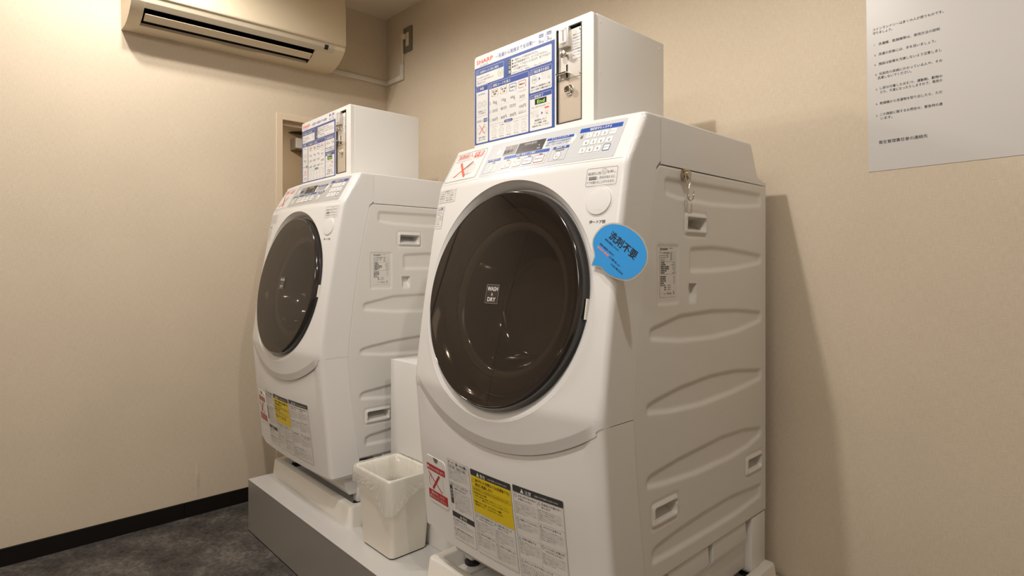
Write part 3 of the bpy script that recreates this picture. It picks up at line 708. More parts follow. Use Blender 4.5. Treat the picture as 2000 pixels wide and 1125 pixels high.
    tri(A[0]+.006, .4235, .0035); q.text('感電の恐れあり', A[0]+.012, .4215, .0052, 'black', 2, w=.044); para(A[0]+.004, .4165, .078, 3, seed=3)
    tri(A[0]+.006, .4005, .0035); q.text('故障や過熱火災の恐れあり', A[0]+.012, .3985, .0052, 'black', 2, w=.066); para(A[0]+.004, .3935, .078, 4, seed=4)
    def head(s_, t, t2):
        q.rect(s_[0]+.0005, s_[3]-.0145, s_[2]-.0005, s_[3]-.0005, 'dgrey', 2, r=.0025); c = s_[0]+.027
        q.poly([(c-.005, s_[3]-.0125), (c+.005, s_[3]-.0125), (c, s_[3]-.003)], 'pure', 3); q.text(t, c+.008, s_[3]-.0122, .0088, 'pure', 3, w=.018, bold=.02); q.text(t2, c+.034, s_[3]-.0105, .0042, 'pure', 3, w=.062)
    head(B_, '警告', '火災や爆発, けがを防ぐために'); head(C_, '注意', '衣類のけがや故障などを防ぐために')
    q.rect(B_[0]+.0008, .4720, B_[2]-.0008, .5588, 'yellow', 2); tri(B_[0]+.0075, .5480, .0050)
    q.text('油の付いた衣類などは(洗濯後でも)', B_[0]+.0145, .5475, .0082, 'black', 3, w=.114, bold=.015); q.text('絶対に乾燥しない', B_[0]+.0145, .5372, .0082, 'black', 3, w=.060, bold=.015)
    q.rrect(B_[0]+.004, .5255, B_[2]-.004, .5335, .0004, 'black', 3, r=.0005); q.text('油の酸化熱による自然発火や引火の恐れがあります。', B_[0]+.006, .5272, .0052, 'black', 3, w=.120)
    q.disc(B_[0]+.004, .5205, .0011, 'black', 3); q.text('油が染み込んだ衣類', B_[0]+.007, .5185, .0048, 'black', 3, w=.044, bold=.02)
    for k, s_ in enumerate(('食用油、動物系油、機械油、美容オイル、ベンジン、シンナー', 'ガソリン、樹脂(セルロース系)などの付着したもの')): q.text(s_, B_[0]+.009, .5120-.0058*k, .0042, 'black', 3, w=.112)
    q.disc(B_[0]+.004, .4990, .0011, 'black', 3); q.text('樹脂(セルロース系)、ポリプロピレン繊維、', B_[0]+.007, .4970, .0046, 'black', 3, w=.092, bold=.02)
    q.text('低反発ウレタン、ゴムなどの入ったもの', B_[0]+.007, .4905, .0046, 'black', 3, w=.094, bold=.02)
    def cell(x0, x1, z1, z0, ic, t1, t2, n, sd):
        q.rrect(x0, z0, x1, z1, .0003, 'grey', 2, r=.0003); (tri if ic else ban)(x0+.0055, z1-.0060, .0036)
        q.text(t1, x0+.012, z1-.0072, .0054, 'black', 2, w=min((x1-x0)-.014, len(t1)*.0056)); zz = z1-.0125
        if t2: q.text(t2, x0+.012, z1-.0140, .0054, 'black', 2, w=min((x1-x0)-.014, len(t2)*.0056)); zz -= .0068
        para(x0+.002, zz-.0012, x1-x0-.004, n, seed=sd)
    mx = -.0030
    cell(B_[0]+.002, mx, .4700, .4270, 1, '引火物を洗濯機の中に', '入れたり近づけない', 6, 1); cell(mx, B_[2]-.002, .4700, .4220, 1, '衣類の取り出しは', '停止してから', 7, 2)
    cell(B_[0]+.002, mx, .4270, .3840, 1, '指のけがを操作しない', None, 6, 3); cell(mx, B_[2]-.002, .4220, .3780, 0, '子供だけで操作しない', None, 7, 4)
    mx = .1370
    cell(C_[0]+.002, mx, .5600, .5080, 0, '水気の靴や防水性の', '衣類を入れない', 7, 5); cell(mx, C_[2]-.002, .5600, .5120, 1, '乾燥後は衣類を早く', '取り出す', 6, 0)
    cell(C_[0]+.002, mx, .5080, .4660, 0, '衣類をドアにはさまない', None, 4, 1); cell(mx, C_[2]-.002, .5120, .4680, 1, 'やけどに注意する', None, 6, 3)
    cell(C_[0]+.002, mx, .4660, .4160, 1, '衣類を確認する', None, 7, 2); cell(mx, C_[2]-.002, .4680, .4160, 0, 'ドラム内に衣類以外', 'のものを入れない', 6, 4)
    cell(C_[0]+.002, C_[2]-.002, .4160, .3780, 1, '糸の入ったままで停止したとき', None, 6, 5)
    q.build('warning_sheet', lmap, root)
    # rating plate on the side (y runs to the back)
    q = Print(); y0, y1, z0, z1 = -.5695, -.5090, .9700, 1.0745
    q.rect(y0, z0, y1, z1, 'paper', 1, r=.0008)
    q.text('SHARP', y0+.0015, z1-.0075, .0066, 'black', 2, w=.0270, bold=.05); q.text('形名 説明', y0+.0345, z1-.0040, .0026, 'black', 2, w=.012)
    q.text('ドラム式電気洗濯機', y0+.0015, z1-.0145, .0042, 'black', 2, w=.0340); q.text('ES-HD63P', y0+.0015, z1-.0200, .0036, 'black', 2, w=.0200); q.text('100V 50/60Hz', y0+.0015, z1-.0245, .0028, 'black', 2, w=.0200); q.ring(y0+.0275, z1-.0195, .0032, .0009, 'black', 2)
    q.text('防水形', y0+.004, z1-.0295, .0034, 'black', 2, w=.014)
    for k in range(5): q.text('定格電力', y0+.0385, z1-.0130-.0036*k, .0026, 'black', 2, w=.009); q.text('W', y0+.0545, z1-.0130-.0036*k, .0026, 'black', 2)
    q.rrect(y0+.001, z1-.0570, y1-.001, z1-.0305, .0003, 'black', 2, r=.0003)
    for k, (a, b) in enumerate((('定格電圧', '100 V'), ('定格周波数', '50/60 Hz'), ('電動機の定格消費電力', '190 W'), ('電熱装置の定格消費電力', '1150 W'), ('標準使用水量', '45 L'), ('製造番号', '001088'))): q.text(a, y0+.0040, z1-.0345-.0042*k, .0034, 'black', 2, w=min(.030, .0034*len(a)), bold=.03); q.text(b, y1-.004, z1-.0345-.0042*k, .0034, 'black', 2, al='R')
    for k, (a, b) in enumerate((('標準洗濯容量', '6 kg'), ('標準乾燥容量', '3 kg'), ('標準脱水容量', '6 kg'), ('標準水量', '25 L'), ('外形寸法 幅', '640 mm'), ('奥行', '690 mm'), ('高さ', '1050 mm'))): q.text(a, y0+.0018 if k < 5 else y0+.017, z1-.0635-.0044*k, .0034, 'black', 2, bold=.03); q.text(b, y1-.004 if k < 4 else y1-.020, z1-.0635-.0044*k, .0034, 'black', 2, al='R')
    q.text('シャープ株式会社', y0+.0135, z0+.0055, .0046, 'black', 2, w=.030); q.text('2', y0+.0500, z0+.0055, .0090, 'black', 2, bold=.03)
    q.build('rating_plate', lambda a, b, d: off((HW-.0022+d, a, b)), root)
    return root

def copy_tree(o, parent=None):
    c = o.copy(); COL.objects.link(c)
    if parent: c.parent = parent
    for ch in list(o.children): copy_tree(ch, c)
    return c
R2 = -.0116
def to2(x, y):
    c, s = math.cos(R2), math.sin(R2); dx, dy = x-1.8201, y+.5593
    return (.7322+c*dx-s*dy, -.5894+s*dx+c*dy)
m1 = build_machine()
tagp(m1, 'nearer white front-loading washing machine, with the blue speech bubble sign on its front edge', 'washing machine', 'coin washing machines on the platform')
m2 = build_machine(True); p2 = to2(1.697, OY); m2.location = (p2[0], p2[1], OZ); m2.rotation_euler = (0, 0, R2)
tagp(m2, 'farther white front-loading washing machine, beside the doorway wall and left of the bin', 'washing machine', 'coin washing machines on the platform')

# ------------------------------------------------------------------ drain trays under the machines
def build_tray():
    x0, x1, y0, y1, h = -.324, .336, -.712, -.062, .062
    def rr(ix, iy, r, z, n=6):
        pts = []
        for cx, cy, a in ((x1-ix-r, y1-iy-r, 0), (x0+ix+r, y1-iy-r, 90), (x0+ix+r, y0+iy+r, 180), (x1-ix-r, y0+iy+r, 270)):
            for k in range(n+1): t = math.radians(a+90*k/n); pts.append((cx+r*math.cos(t), cy+r*math.sin(t)-OY, z))
        return pts
    rings = [rr(0, 0, .014, 0), rr(.006, .004, .014, h-.006), rr(.008, .006, .013, h-.001), rr(.012, .010, .012, h), rr(.030, .030, .012, h), rr(.034, .034, .012, h-.003), rr(.045, .047, .02, .022), rr(.050, .052, .02, .0195)]
    V = [p for r in rings for p in r]; n = len(rings[0]); Fc = []
    for k in range(len(rings)-1):
        for i in range(n): j = (i+1) % n; Fc.append((k*n+i, k*n+j, (k+1)*n+j, (k+1)*n+i))
    Fc.append(tuple((len(rings)-1)*n+i for i in range(n))); Fc.append(tuple(range(n))[::-1])
    o = mobj('drain_tray', V, Fc, 'tray', smooth=True, angle=50)
    # corner pads for the feet
    for x, y in ((.27, -.108), (-.27, -.108), (.262, -.600), (-.262, -.600)):
        bm = bmesh.new(); box(bm, x-.050, y-.046-OY, .018, x+.034, y+.030-OY, .0268, .003, 2); bmobj('foot_pad', bm, 'tray', o)
    return o
t1 = build_tray(); t1.location = (1.697, OY, PZ)
tagp(t1, 'cream plastic drain tray under the nearer washing machine', 'drain tray', 'drain trays under the washing machines')
t2 = copy_tree(t1); t2.location = (.6305, -.398, PZ); t2.rotation_euler = (0, 0, R2)
tagp(t2, 'cream plastic drain tray under the farther washing machine, left of the bin', 'drain tray')

# ------------------------------------------------------------------ coin boxes
def build_coinbox(M2=False):
    root = empty('coin_box', (1.6075, -.559, 1.3435)); w, d, h = .2125, .2914, .2735
    bm = bmesh.new(); box(bm, -w, .012, 0, w, d, h-.001, .0040, 3); bmobj('casing', bm, 'boxside', root)
    # front: white frame with an opening for the coin unit
    def fm(x, z, dd=0.0): return (x, -dd, z)
    bm = bmesh.new(); sx0, sx1, sz0, sz1 = .0978, .1775, .032, .2595
    def pb(a, b, c, d_): box(bm, a, 0, b, c, .0125, d_, 0)
    rc = .009
    cor = lambda cx, cz, a0: [(cx+rc*math.cos(math.radians(a0+90*k/6)), cz+rc*math.sin(math.radians(a0+90*k/6))) for k in range(7)]
    prism(bm, [(sx0, 0), (sx0, h)]+cor(-w+rc, h-rc, 90)+[(-w, 0)], 0, .0125, 'y'); prism(bm, [(sx1, h), (sx1, 0), (w, 0)]+cor(w-rc, h-rc, 0), 0, .0125, 'y')
    pb(sx0, 0, sx1, sz0); pb(sx0, sz1, sx1, h)
    bmobj('front_frame', bm, 'boxw', root, smooth=False)
    bm = bmesh.new(); box(bm, sx0-.002, .0095, sz0-.002, sx1+.002, .0119, sz1+.002); bmobj('coin_bay', bm, 'dark', root, smooth=False)
    bm = bmesh.new(); tb = .0022
    for a, b, c, d_ in ((sx0, sz0, sx0+tb, sz1), (sx1-tb, sz0, sx1, sz1), (sx0+tb, sz0, sx1-tb, sz0+tb), (sx0+tb, sz1-tb, sx1-tb, sz1)): box(bm, a, -.0010, b, c, .0095, d_)
    bmobj('bay_trim', bm, 'slot', root, smooth=False)
    bm = bmesh.new(); box(bm, sx0+.0035, .004, .1372, sx1-.0035, .0095, sz1-.0075, .0004, 1); pl = bmobj('coin_plate', bm, 'steel', root)
    bm = bmesh.new(); box(bm, sx0+.0035, .003, sz0+.0030, sx1-.0035, .0095, .1360, .0006, 1); dr = bmobj('cash_door', bm, 'brass', root)
    # coin insert block with slot
    bm = bmesh.new(); prism(bm, [(.1115, .2105), (.1415, .2105), (.1415, .2565), (.1115, .2565)], .004, -.008, 'y', .0012, 2); ib = bmobj('coin_inlet', bm, 'steel', pl)
    q = Print(); q.poly([(.1150, .2215), (.1380, .2215), (.1380, .2535), (.1150, .2535)], 'keyg', 0); q.line([(.1262, .2510), (.1268, .2250)], .0017, 'black', 1); q.line([(.1150, .2535), (.1262, .2495)], .0005, 'grey', 1); q.line([(.1380, .2535), (.1262, .2495)], .0005, 'grey', 1); q.text('100円硬貨', .1265, .2175, .0030, 'black', 1, al='C', w=.016); q.text('円', .1265, .2130, .0035, 'black', 1, al='C')
    q.build('inlet_mark', lambda x, z, dd: (x, -.0082-dd, z), ib)
    def cyl(name, x, z, prof, m, par, n=28):
        V, Fc = lathe(prof, n); return mobj(name, [(x+v[0], .004-v[2], z+v[1]) for v in V], Fc, m, par, smooth=True, angle=35)
    cyl('return_knob', .1250, .1955, [(.004, 0), (.0042, .006), (.0085, .0075), (.0098, .0110), (.0085, .0150), (.0045, .0172), (.0001, .0176)], 'satin', pl)
    cyl('cash_lock', .1375, .1085, [(.0125, .0005), (.0125, .0035), (.0115, .0045), (.0085, .005), (.0085, .0115), (.0075, .0125), (.0045, .0125), (.0045, .0115), (.0001, .0115)], 'chrome', dr)
    for x, z in ((.1085, .2465), (.1695, .2460), (.1085, .1435), (.1695, .1430)): cyl('screw', x, z, [(.0030, .0003), (.0028, .0012), (.0015, .0018), (.0001, .0019)], 'chrome', pl, 14)
    bm = bmesh.new(); box(bm, .1265, .0030, .1400, .1298, .0042, .1715); bmobj('coin_slit', bm, 'dark', pl, smooth=False)
    bm = bmesh.new()
    if M2: prism(bm, [(.104, .1475), (.140, .1475), (.140, .1500), (.104, .1500)], .004, -.022, 'y', .0007, 2)
    else: prism(bm, [(.1065, .1475), (.1385, .1475), (.1385, .1500), (.1065, .1500)], .004, -.013, 'y', .0007, 2); box(bm, .1065, -.013, .1460, .1385, -.0105, .1500, .0005, 1)
    bmobj('reject_lever', bm, 'chrome', pl)
    q = Print(); q.rect(.1470, .1795, .1735, .2515, 'pure', 1)
    for k, s_ in enumerate(('●返却レバーは', '硬貨を戻すとき', 'ゆっくり押して', 'ください。')): q.text(s_, .1480, .2345-.0072*k, .0036, 'black', 2, w=.0235)
    q.line([(.147, .2080), (.1735, .2080)], .0004, 'grey', 2)
    for k, s_ in enumerate(('★100円硬貨', 'つまった時は', '押してください')): q.text(s_, .1480, .2000-.0070*k, .0036, 'black', 2, w=.0225)
    q.build('coin_label', lambda x, z, dd: (x, .004-dd, z), pl)
    for x, z in ((w, h-.02), (w, h*.5), (w, .03)):
        for yy in (.024, d-.024):
            V, Fc = lathe([(.0024, 0.0), (.0021, .0006), (.0012, .0010), (.0001, .0011)], 12); mobj('screw', [(x+v[2], yy+v[0], z+v[1]) for v in V], Fc, 'whitep', root, smooth=True)
    # instruction sheet
    q = Print(); X0, X1, Z0, Z1 = -.2125, .0925, .0275, .2735; SB = 'navy2' if M2 else 'sheetblue'
    q.rect(X0+.0008, Z0, X1, Z1-.001, 'pure', .3, r=.009); q.rect(-.2115, .0275, .0925, .2413, SB, 1); q.rect(-.2115, .0275, -.2100, .0290, SB, 1.2)
    q.text('SHARP', -.2035, .2505, .0158, 'red', 2, w=.0680, bold=.045); q.text('ES-HD63P', -.188, .2432, .0052, 'grey', 2, w=.034)
    q.text('－洗濯から乾燥まで全自動－', -.1235, .2495, .0118, 'navyt', 2, w=.150, bold=.012)
    for x in (.0467, .0735): q.rect(x-.0075, .2583, x+.0075, .2665, SB if M2 else 'navyt', 2, r=.0006)
    q.text('洗濯', .0467, .2595, .0058, 'pure', 3, al='C'); q.text('乾燥', .0735, .2595, .0058, 'pure', 3, al='C')
    q.text('6', .0385, .2448, .0150, 'navyt', 2, w=.0072); q.text('kg', .0467, .2455, .0075, 'navyt', 2, w=.0085); q.line([(.0595, .2450), (.0625, .2660)], .0006, 'navyt', 2); q.text('3', .0650, .2448, .0150, 'navyt', 2, w=.0072); q.text('kg', .0735, .2455, .0075, 'navyt', 2, w=.0085)
    def pan(x0, z0, x1, z1, hd, num=None, t=None, tw=None, ts=.0085):
        q.rrect(x0, z0, x1, z1, .0007, 'paper', 2, r=.0025); q.rect(x0, z0, x1, z1-hd, 'pure', 2, r=.0025); q.rect(x0, z1-hd-.004, x1, z1-hd, 'pure', 2.1)
        if num is not None: q.ring(x0+.0075, z1-hd/2-.0005, .0050, .0006, 'pure', 3); q.text(str(num), x0+.0075, z1-hd/2-.0033, .0075, 'pure', 3, al='C')
        if t: q.text(t, x0+.0155, z1-hd/2-.0038, ts, 'pure', 3, w=tw, bold=.02)
    pan(-.2050, .1905, -.0915, .2345, .0140, 0, '洗濯物を入れる前に(無料)', .078, .0075)
    for k, s_ in enumerate(('ドラム洗浄ボタンを押すと', '1kg でドラムの槽内を洗浄します', '所要時間 : 約3分')): q.text(s_, -.2020, .2100-.0072*k, .0052, 'grey', 3, w=.070 if k == 1 else .056 if k == 0 else .036)
    q.ring(-.1050, .2085, .0098, .0012, 'green', 3); q.text('ドラム', -.1050, .2090, .0042, 'grey', 3, al='C'); q.text('洗浄', -.1050, .2040, .0042, 'grey', 3, al='C')
    q.rect(-.0740, .1910, .0825, .2335, 'pure', 2, r=.003); q.rect(-.0740, .1915, -.0625, .2330, 'dgrey', 3, r=.001); q.vtext('ご注意', -.0683, .2210, .0090, 'pure', 4, pitch=1.35, bold=.02)
    for k, s_ in enumerate(('●一度投入したお金は戻りません。', '●100円硬貨専用です。おつりはでません。', '●運転中、ドアはロックされます。終了するまで', '　ドアは開きません。')): q.text(s_.strip('　'), -.0595 if k < 3 else -.0530, .2245-.0082*k, .0068, 'black', 3, w=(.096, .128, .138, .052)[k])
    q.text('※洗濯を中止したい場合、「暗証番号」と「一時停止」を押してください。', -.0595, .1932, .0040, 'grey', 3, w=.130)
    pan(-.2045, .0315, -.1550, .1885, .0150, 1, '準備', .016)
    q.text('洗濯物', -.1975, .1640, .0040, 'blue', 3, w=.030); q.rrect(-.1985, .1240, -.1600, .1620, .0003, 'lgrey', 3, r=.002)
    for x in (-.1895, -.1715): q.ring(x, .1375, .0082, .0005, 'grey', 3); q.ring(x, .1375, .0048, .0005, 'grey', 3)
    q.text('洗濯物を入れて', -.1795, .1165, .0050, 'black', 3, w=.036, al='C'); q.text('ドアを閉める', -.1795, .1105, .0050, 'black', 3, w=.030, al='C'); q.line([(-.2040, .1050), (-.1555, .1050)], .0005, 'grey', 3)
    q.text('洗剤投入', -.2015, .0890, .0070, 'grey', 3, w=.0260); q.rect(-.1735, .0865, -.1580, .0965, SB, 3); q.text('不要', -.1658, .0882, .0070, 'pure', 4, al='C')
    q.rrect(-.2005, .0590, -.1860, .0730, .0004, 'grey', 3, r=.001); q.ring(-.1690, .0650, .0085, .0004, 'grey', 3); q.ring(-.1730, .0650, .0085, .0004, 'grey', 3)
    q.line([(-.1920, .0815), (-.1685, .0545)], .0016, 'red', 4); q.line([(-.1675, .0810), (-.1925, .0550)], .0016, 'red', 4.2)
    q.text('洗剤が自動で', -.1795, .0440, .0050, 'black', 3, w=.030, al='C'); q.text('投入されます', -.1795, .0378, .0050, 'black', 3, w=.030, al='C')
    pan(-.1500, .0318, .0022, .1862, .0150, 2, '運転コースを選ぶ', .070)
    for k, (x, c, a, b) in enumerate(((-.1268, 'orange', '洗濯・乾燥', '標準'), (-.0911, 'amber', '洗濯・乾燥', '少量'), (-.0562, 'blue', '洗濯のみ', None), (-.0208, 'red', '乾燥のみ', None))):
        q.rrect(x-.0130, .1495, x+.0130, .1665, .0014, c, 3, r=.0025); q.text(a, x, .1565 if not b else .1590, .0052, 'black', 4, al='C', w=.020, bold=.02)
        if b: q.text(b, x, .1525, .0052, 'black', 4, al='C', bold=.02)
        q.disc(x+.0080, .1495, .0038, 'pure', 4, rz=.0042); q.ring(x+.0080, .1495, .0036, .0004, 'lgrey', 4.3)
        if k: q.line([(x-.0172, .0800), (x-.0172, .1450)], .0003, 'lgrey', 3)
    for z in (.1210, .0970): q.line([(-.1430, z), (-.0395, z)], .0003, 'lgrey', 3)
    T = (('3kg', '120分', '500円'), ('1kg', '80分', '400円'), ('6kg', '35分', '300円'))
    for k, x in enumerate((-.1268, -.0911, -.0562)):
        for j, z in enumerate((.1290, .1060, .0820)): q.text(T[k][j], x, z, .0110, 'black', 3, al='C', w=.0165 if j == 0 else .0240)
        q.text('まで', x+.004, .1235, .0038, 'grey', 3)
    q.text('ドラムまで', -.0208, .1385, .0052, 'grey', 3, al='C', w=.0260); q.text('30分', -.0208, .1225, .0105, 'black', 3, al='C', w=.0200); q.line([(-.0325, .1150), (-.0085, .1190)], .0004, 'grey', 3); q.text('100円', -.0195, .0975, .0105, 'black', 3, al='C', w=.0250)
    q.text('※ドラムクリーン', -.0208, .0880, .0035, 'black', 3, al='C', w=.028); q.text('時間は変更できます', -.0208, .0835, .0035, 'black', 3, al='C', w=.028)
    for z, s_ in ((.1290, '容量'), (.1060, '時間'), (.0820, '料金')): q.vtext(s_, -.1460, z+.004, .0042, 'grey', 3)
    q.line([(-.1485, .0735), (.0010, .0735)], .0005, 'grey', 3); q.rect(-.0895, .0705, -.0570, .0775, SB, 3.3, r=.0033); q.text('衣類量の目安', -.0733, .0722, .0040, 'pure', 4, al='C', w=.024)
    for k, (a, b) in enumerate((('ワイシャツ', '約200g'), ('下着', '約120g'), ('くつ下', '約50g'), ('タオル', '約75g'), ('バスタオル', '約300g'))):
        x = -.1290+.0285*k; q.text(a, x, .0655, .0036, 'grey', 3, al='C', w=.018); q.text(b, x, .0360, .0042, 'grey', 3, al='C', w=.017)
        q.line([(x-.007, .0440), (x-.008, .0560), (x-.003, .0610), (x+.003, .0605), (x+.008, .0555), (x+.006, .0435)], .0005, 'grey', 3, closed=True); q.line([(x-.004, .0560), (x+.001, .0500), (x+.005, .0570)], .0004, 'grey', 3)
    pan(.0068, .1268, .0828, .1848, .0135, 3, '暗証番号を設定', .052)
    q.ring(.0232, .1580, .0088, .0006, 'black', 3); q.text('100', .0232, .1553, .0085, 'black', 3, al='C', w=.0120); q.poly([(.0385, .1530), (.0385, .1620), (.0440, .1575)], SB, 3)
    for a in range(4):
        for b in range(3): q.rrect(.0500+a*.0070, .1535+b*.0062, .0545+a*.0070, .1573+b*.0062, .0003, 'lgrey', 3, r=.0006)
    q.ring(.0735, .1545, .0033, .0004, SB, 3.3); q.text('●', .0480, .1660, .003, 'red', 3)
    q.text('硬貨を入れて暗証番号を入力後', .0448, .1380, .0052, 'black', 3, al='C', w=.066, bold=.01); q.text('スタートを押すと運転を始めます', .0448, .1308, .0052, 'black', 3, al='C', w=.070, bold=.01)
    pan(.0068, .0312, .0828, .1214, .0110, 4, '運転終了', .032, .0078)
    q.rect(.0250, .0945, .0650, .1085, 'chipg', 3); q.text('End', .0460, .0968, .0120, 'endlight', 4, al='C', w=.0250, bold=.02)
    q.text('「End」表示が出れば終了です', .0448, .0870, .0045, 'grey', 3, al='C', w=.064)
    for a in range(4):
        for b in range(3): q.rrect(.0130+a*.0065, .0635+b*.0062, .0172+a*.0065, .0673+b*.0062, .0003, 'lgrey', 3, r=.0006)
    q.ring(.0345, .0650, .0030, .0004, SB, 3.3); q.text('●', .0105, .0755, .003, 'red', 3); q.poly([(.0475, .0660), (.0475, .0745), (.0530, .0703)], SB, 3)
    q.rect(.0585, .0800, .0735, .0835, 'red', 3); q.ring(.0665, .0690, .0085, .0005, 'lgrey', 3); q.text('ロック', .0665, .0700, .0036, 'grey', 3, al='C'); q.text('解除', .0665, .0655, .0036, 'black', 3, al='C')
    for k, s_ in enumerate(('暗証番号を入力して', '「ロック解除」を押し', '衣類を取り出してください')): q.text(s_, .0448, .0530-.0070*k, .0052, 'black', 3, al='C', w=(.040, .046, .060)[k], bold=.01)
    q.build('instruction_sheet', lambda x, z, dd: (x, -dd, z), root, lift=.00012)
    return root
c1 = build_coinbox(); tagp(c1, 'white coin payment box with bright blue instruction sheet, on top of the nearer washing machine', 'coin box', 'coin boxes on top of the washing machines')
c2 = build_coinbox(True); q_ = to2(1.6075, -.559); c2.location = (q_[0], q_[1], 1.3435); c2.rotation_euler = (0, 0, R2)
tagp(c2, 'white coin payment box with dark navy instruction sheet, on top of the farther washing machine', 'coin box', 'coin boxes on top of the washing machines')

# ------------------------------------------------------------------ speech bubble sign on the nearer machine
pts = [(-.0473, -.0134), (-.0396, .0029), (-.0444, .0278), (-.0381, .0434), (-.0212, .0573), (.0007, .0622), (.0247, .058), (.0454, .0479), (.063, .0334), (.0729, .0143), (.0741, -.0025), (.0679, -.0171), (.0555, -.0299), (.0377, -.0386), (.0195, -.0385), (-.002, -.0328), (-.0157, -.0252), (-.0254, -.0163)]
def spl(P, n=6):
    out = []; N = len(P)
    for i in range(N):
        p0, p1, p2_, p3 = [np.array(P[(i+k-1) % N]) for k in range(4)]
        if i in (0, 17, 16) or (i+1) % N in (0, 1): out += [tuple(p1)] if i in (17, 0) else [tuple(p1+(p2_-p1)*k/n) for k in range(n)]
        else:
            for k in range(n):
                t = k/n; out.append(tuple(0.5*((2*p1)+(-p0+p2_)*t+(2*p0-5*p1+4*p2_-p3)*t*t+(-p0+3*p1-3*p2_+p3)*t**3)))
    return out
sp = spl(pts); cx_, cz_ = .016, .011
outer = []
for i, p in enumerate(sp):
    a = np.array(sp[i-1]); b = np.array(sp[(i+1) % len(sp)]); t_ = (b-a)/np.linalg.norm(b-a); nn = np.array([t_[1], -t_[0]])
    if np.dot(nn, np.array(p)-np.array([cx_, cz_])) < 0: nn = -nn
    outer.append(tuple(np.array(p)+nn*.0028))
bub = empty('speech_bubble_sign', (2.002, -.7265, 1.05), label='blue laminated speech bubble sign stuck on the front edge of the nearer washing machine', cat='sign')
def bmap(x, z, d=0.0): return (x, -.0046-d+.10*max(0, x)**1.5*0.6, z)
def slab(name, P, m, par, y0, y1):
    N = len(P); V = [bmap(x, z, y0) for x, z in P]+[bmap(x, z, y1) for x, z in P]
    c = (cx_, cz_); V += [bmap(*c, y0), bmap(*c, y1)]
    Fc = [(2*N, i, (i+1) % N) for i in range(N)]+[(2*N+1, N+(i+1) % N, N+i) for i in range(N)]+[(i, (i+1) % N, N+(i+1) % N, N+i) for i in range(N)]
    return mobj(name, V, Fc, m, par)
slab('laminate', outer, 'clear', bub, 0.0, .0004)
slab('card', sp, mat('cyan_card', INK['sky'], 0.3, coat=0.3), bub, .00042, .0007)
q = Print()
q.text('洗剤不要', -.0075, .0380, .0185, 'black', 1, w=.070, rot=-36.5, bold=.035)
q.text('洗剤は自動投入されます', -.0165, .0345, .0042, 'black', 1, w=.0385, rot=-37, bold=.02)
q.text('洗剤の追加投入が有ると', -.0290, .0262, .0042, 'black', 1, w=.041, rot=-36, bold=.02)
q.text('故障の原因', -.0345, .0205, .0046, 'pink', 1, w=.0320, rot=-36, bold=.10); q.text('ようお願い致します', -.0075, .0015, .0044, 'black', 1, w=.0310, rot=-38, bold=.02)
q.text('TOSEI 株式会社', -.0035, -.0125, .0046, 'black', 1, w=.0330, rot=-36, bold=.02)
q.build('sign_lettering', lambda x, z, d: bmap(x, z, .0007+d), bub, lift=.0001, base=.0001)

# ------------------------------------------------------------------ magnet hook on the side of the nearer machine
hk = empty('magnet_hook', (2.0025, -.4800, 1.2290), label='round metal magnet hook on the side of the nearer washing machine', cat='hook')
V, Fc = lathe([(.0001, 0), (.0132, 0), (.0140, .002), (.0140, .005), (.0118, .0068), (.0098, .0070), (.0096, .012), (.0084, .0135), (.0001, .0138)], 32)
mobj('magnet', [(v[2], v[0], v[1]) for v in V], Fc, 'nickel', hk, smooth=True, angle=35)
bm = bmesh.new()
def arc(c, r, a0, a1, n=10, ax=0): return [(c[0], c[1]+r*math.cos(math.radians(a0+(a1-a0)*k/n)), c[2]+r*math.sin(math.radians(a0+(a1-a0)*k/n))) for k in range(n+1)]
tube(bm, [(.009, .0095, .002), (.010, .0095, -.010), (.011, .0045, -.022), (.011, .001, -.030)], .0011)
tube(bm, [(.009, -.0095, .002), (.010, -.0095, -.010), (.011, -.003, -.022), (.011, .001, -.030)], .0011)
tube(bm, [(.011, .001, -.030), (.010, -.006, -.037), (.010, -.007, -.044), (.0105, -.002, -.0505), (.011, .000, -.053)], .0011)
tube(bm, [(.011, .001, -.030), (.011, .003, -.036), (.011, .002, -.046), (.011, .000, -.052)], .0014)
tube(bm, [(.011, -.001, -.051), (.012, .003, -.0545), (.013, .008, -.0555), (.014, .0125, -.052), (.0145, .0150, -.046), (.0145, .0160, -.040), (.0145, .0160, -.034)], .0018, 12)
bmobj('swing_hook', bm, 'chrome', hk, angle=60)
bm = bmesh.new(); tube(bm, [(.002, -.001, -.052), (.001, .003, -.066), (.0008, .0085, -.0785)], .0008)
bmobj('wire_tail', bm, 'steel', hk, angle=60)

# ------------------------------------------------------------------ white boxed-in pipe cover between the machines
bm = bmesh.new(); box(bm, 0, 0, 0, .36, .575, .5285, .0012, 2)
tagp(bmobj('pipe_cover', bm, 'boxw', None, loc=(1.0045, -.5905, PZ+.0005)), 'tall plain white box standing between the two washing machines, behind the bin', 'box')

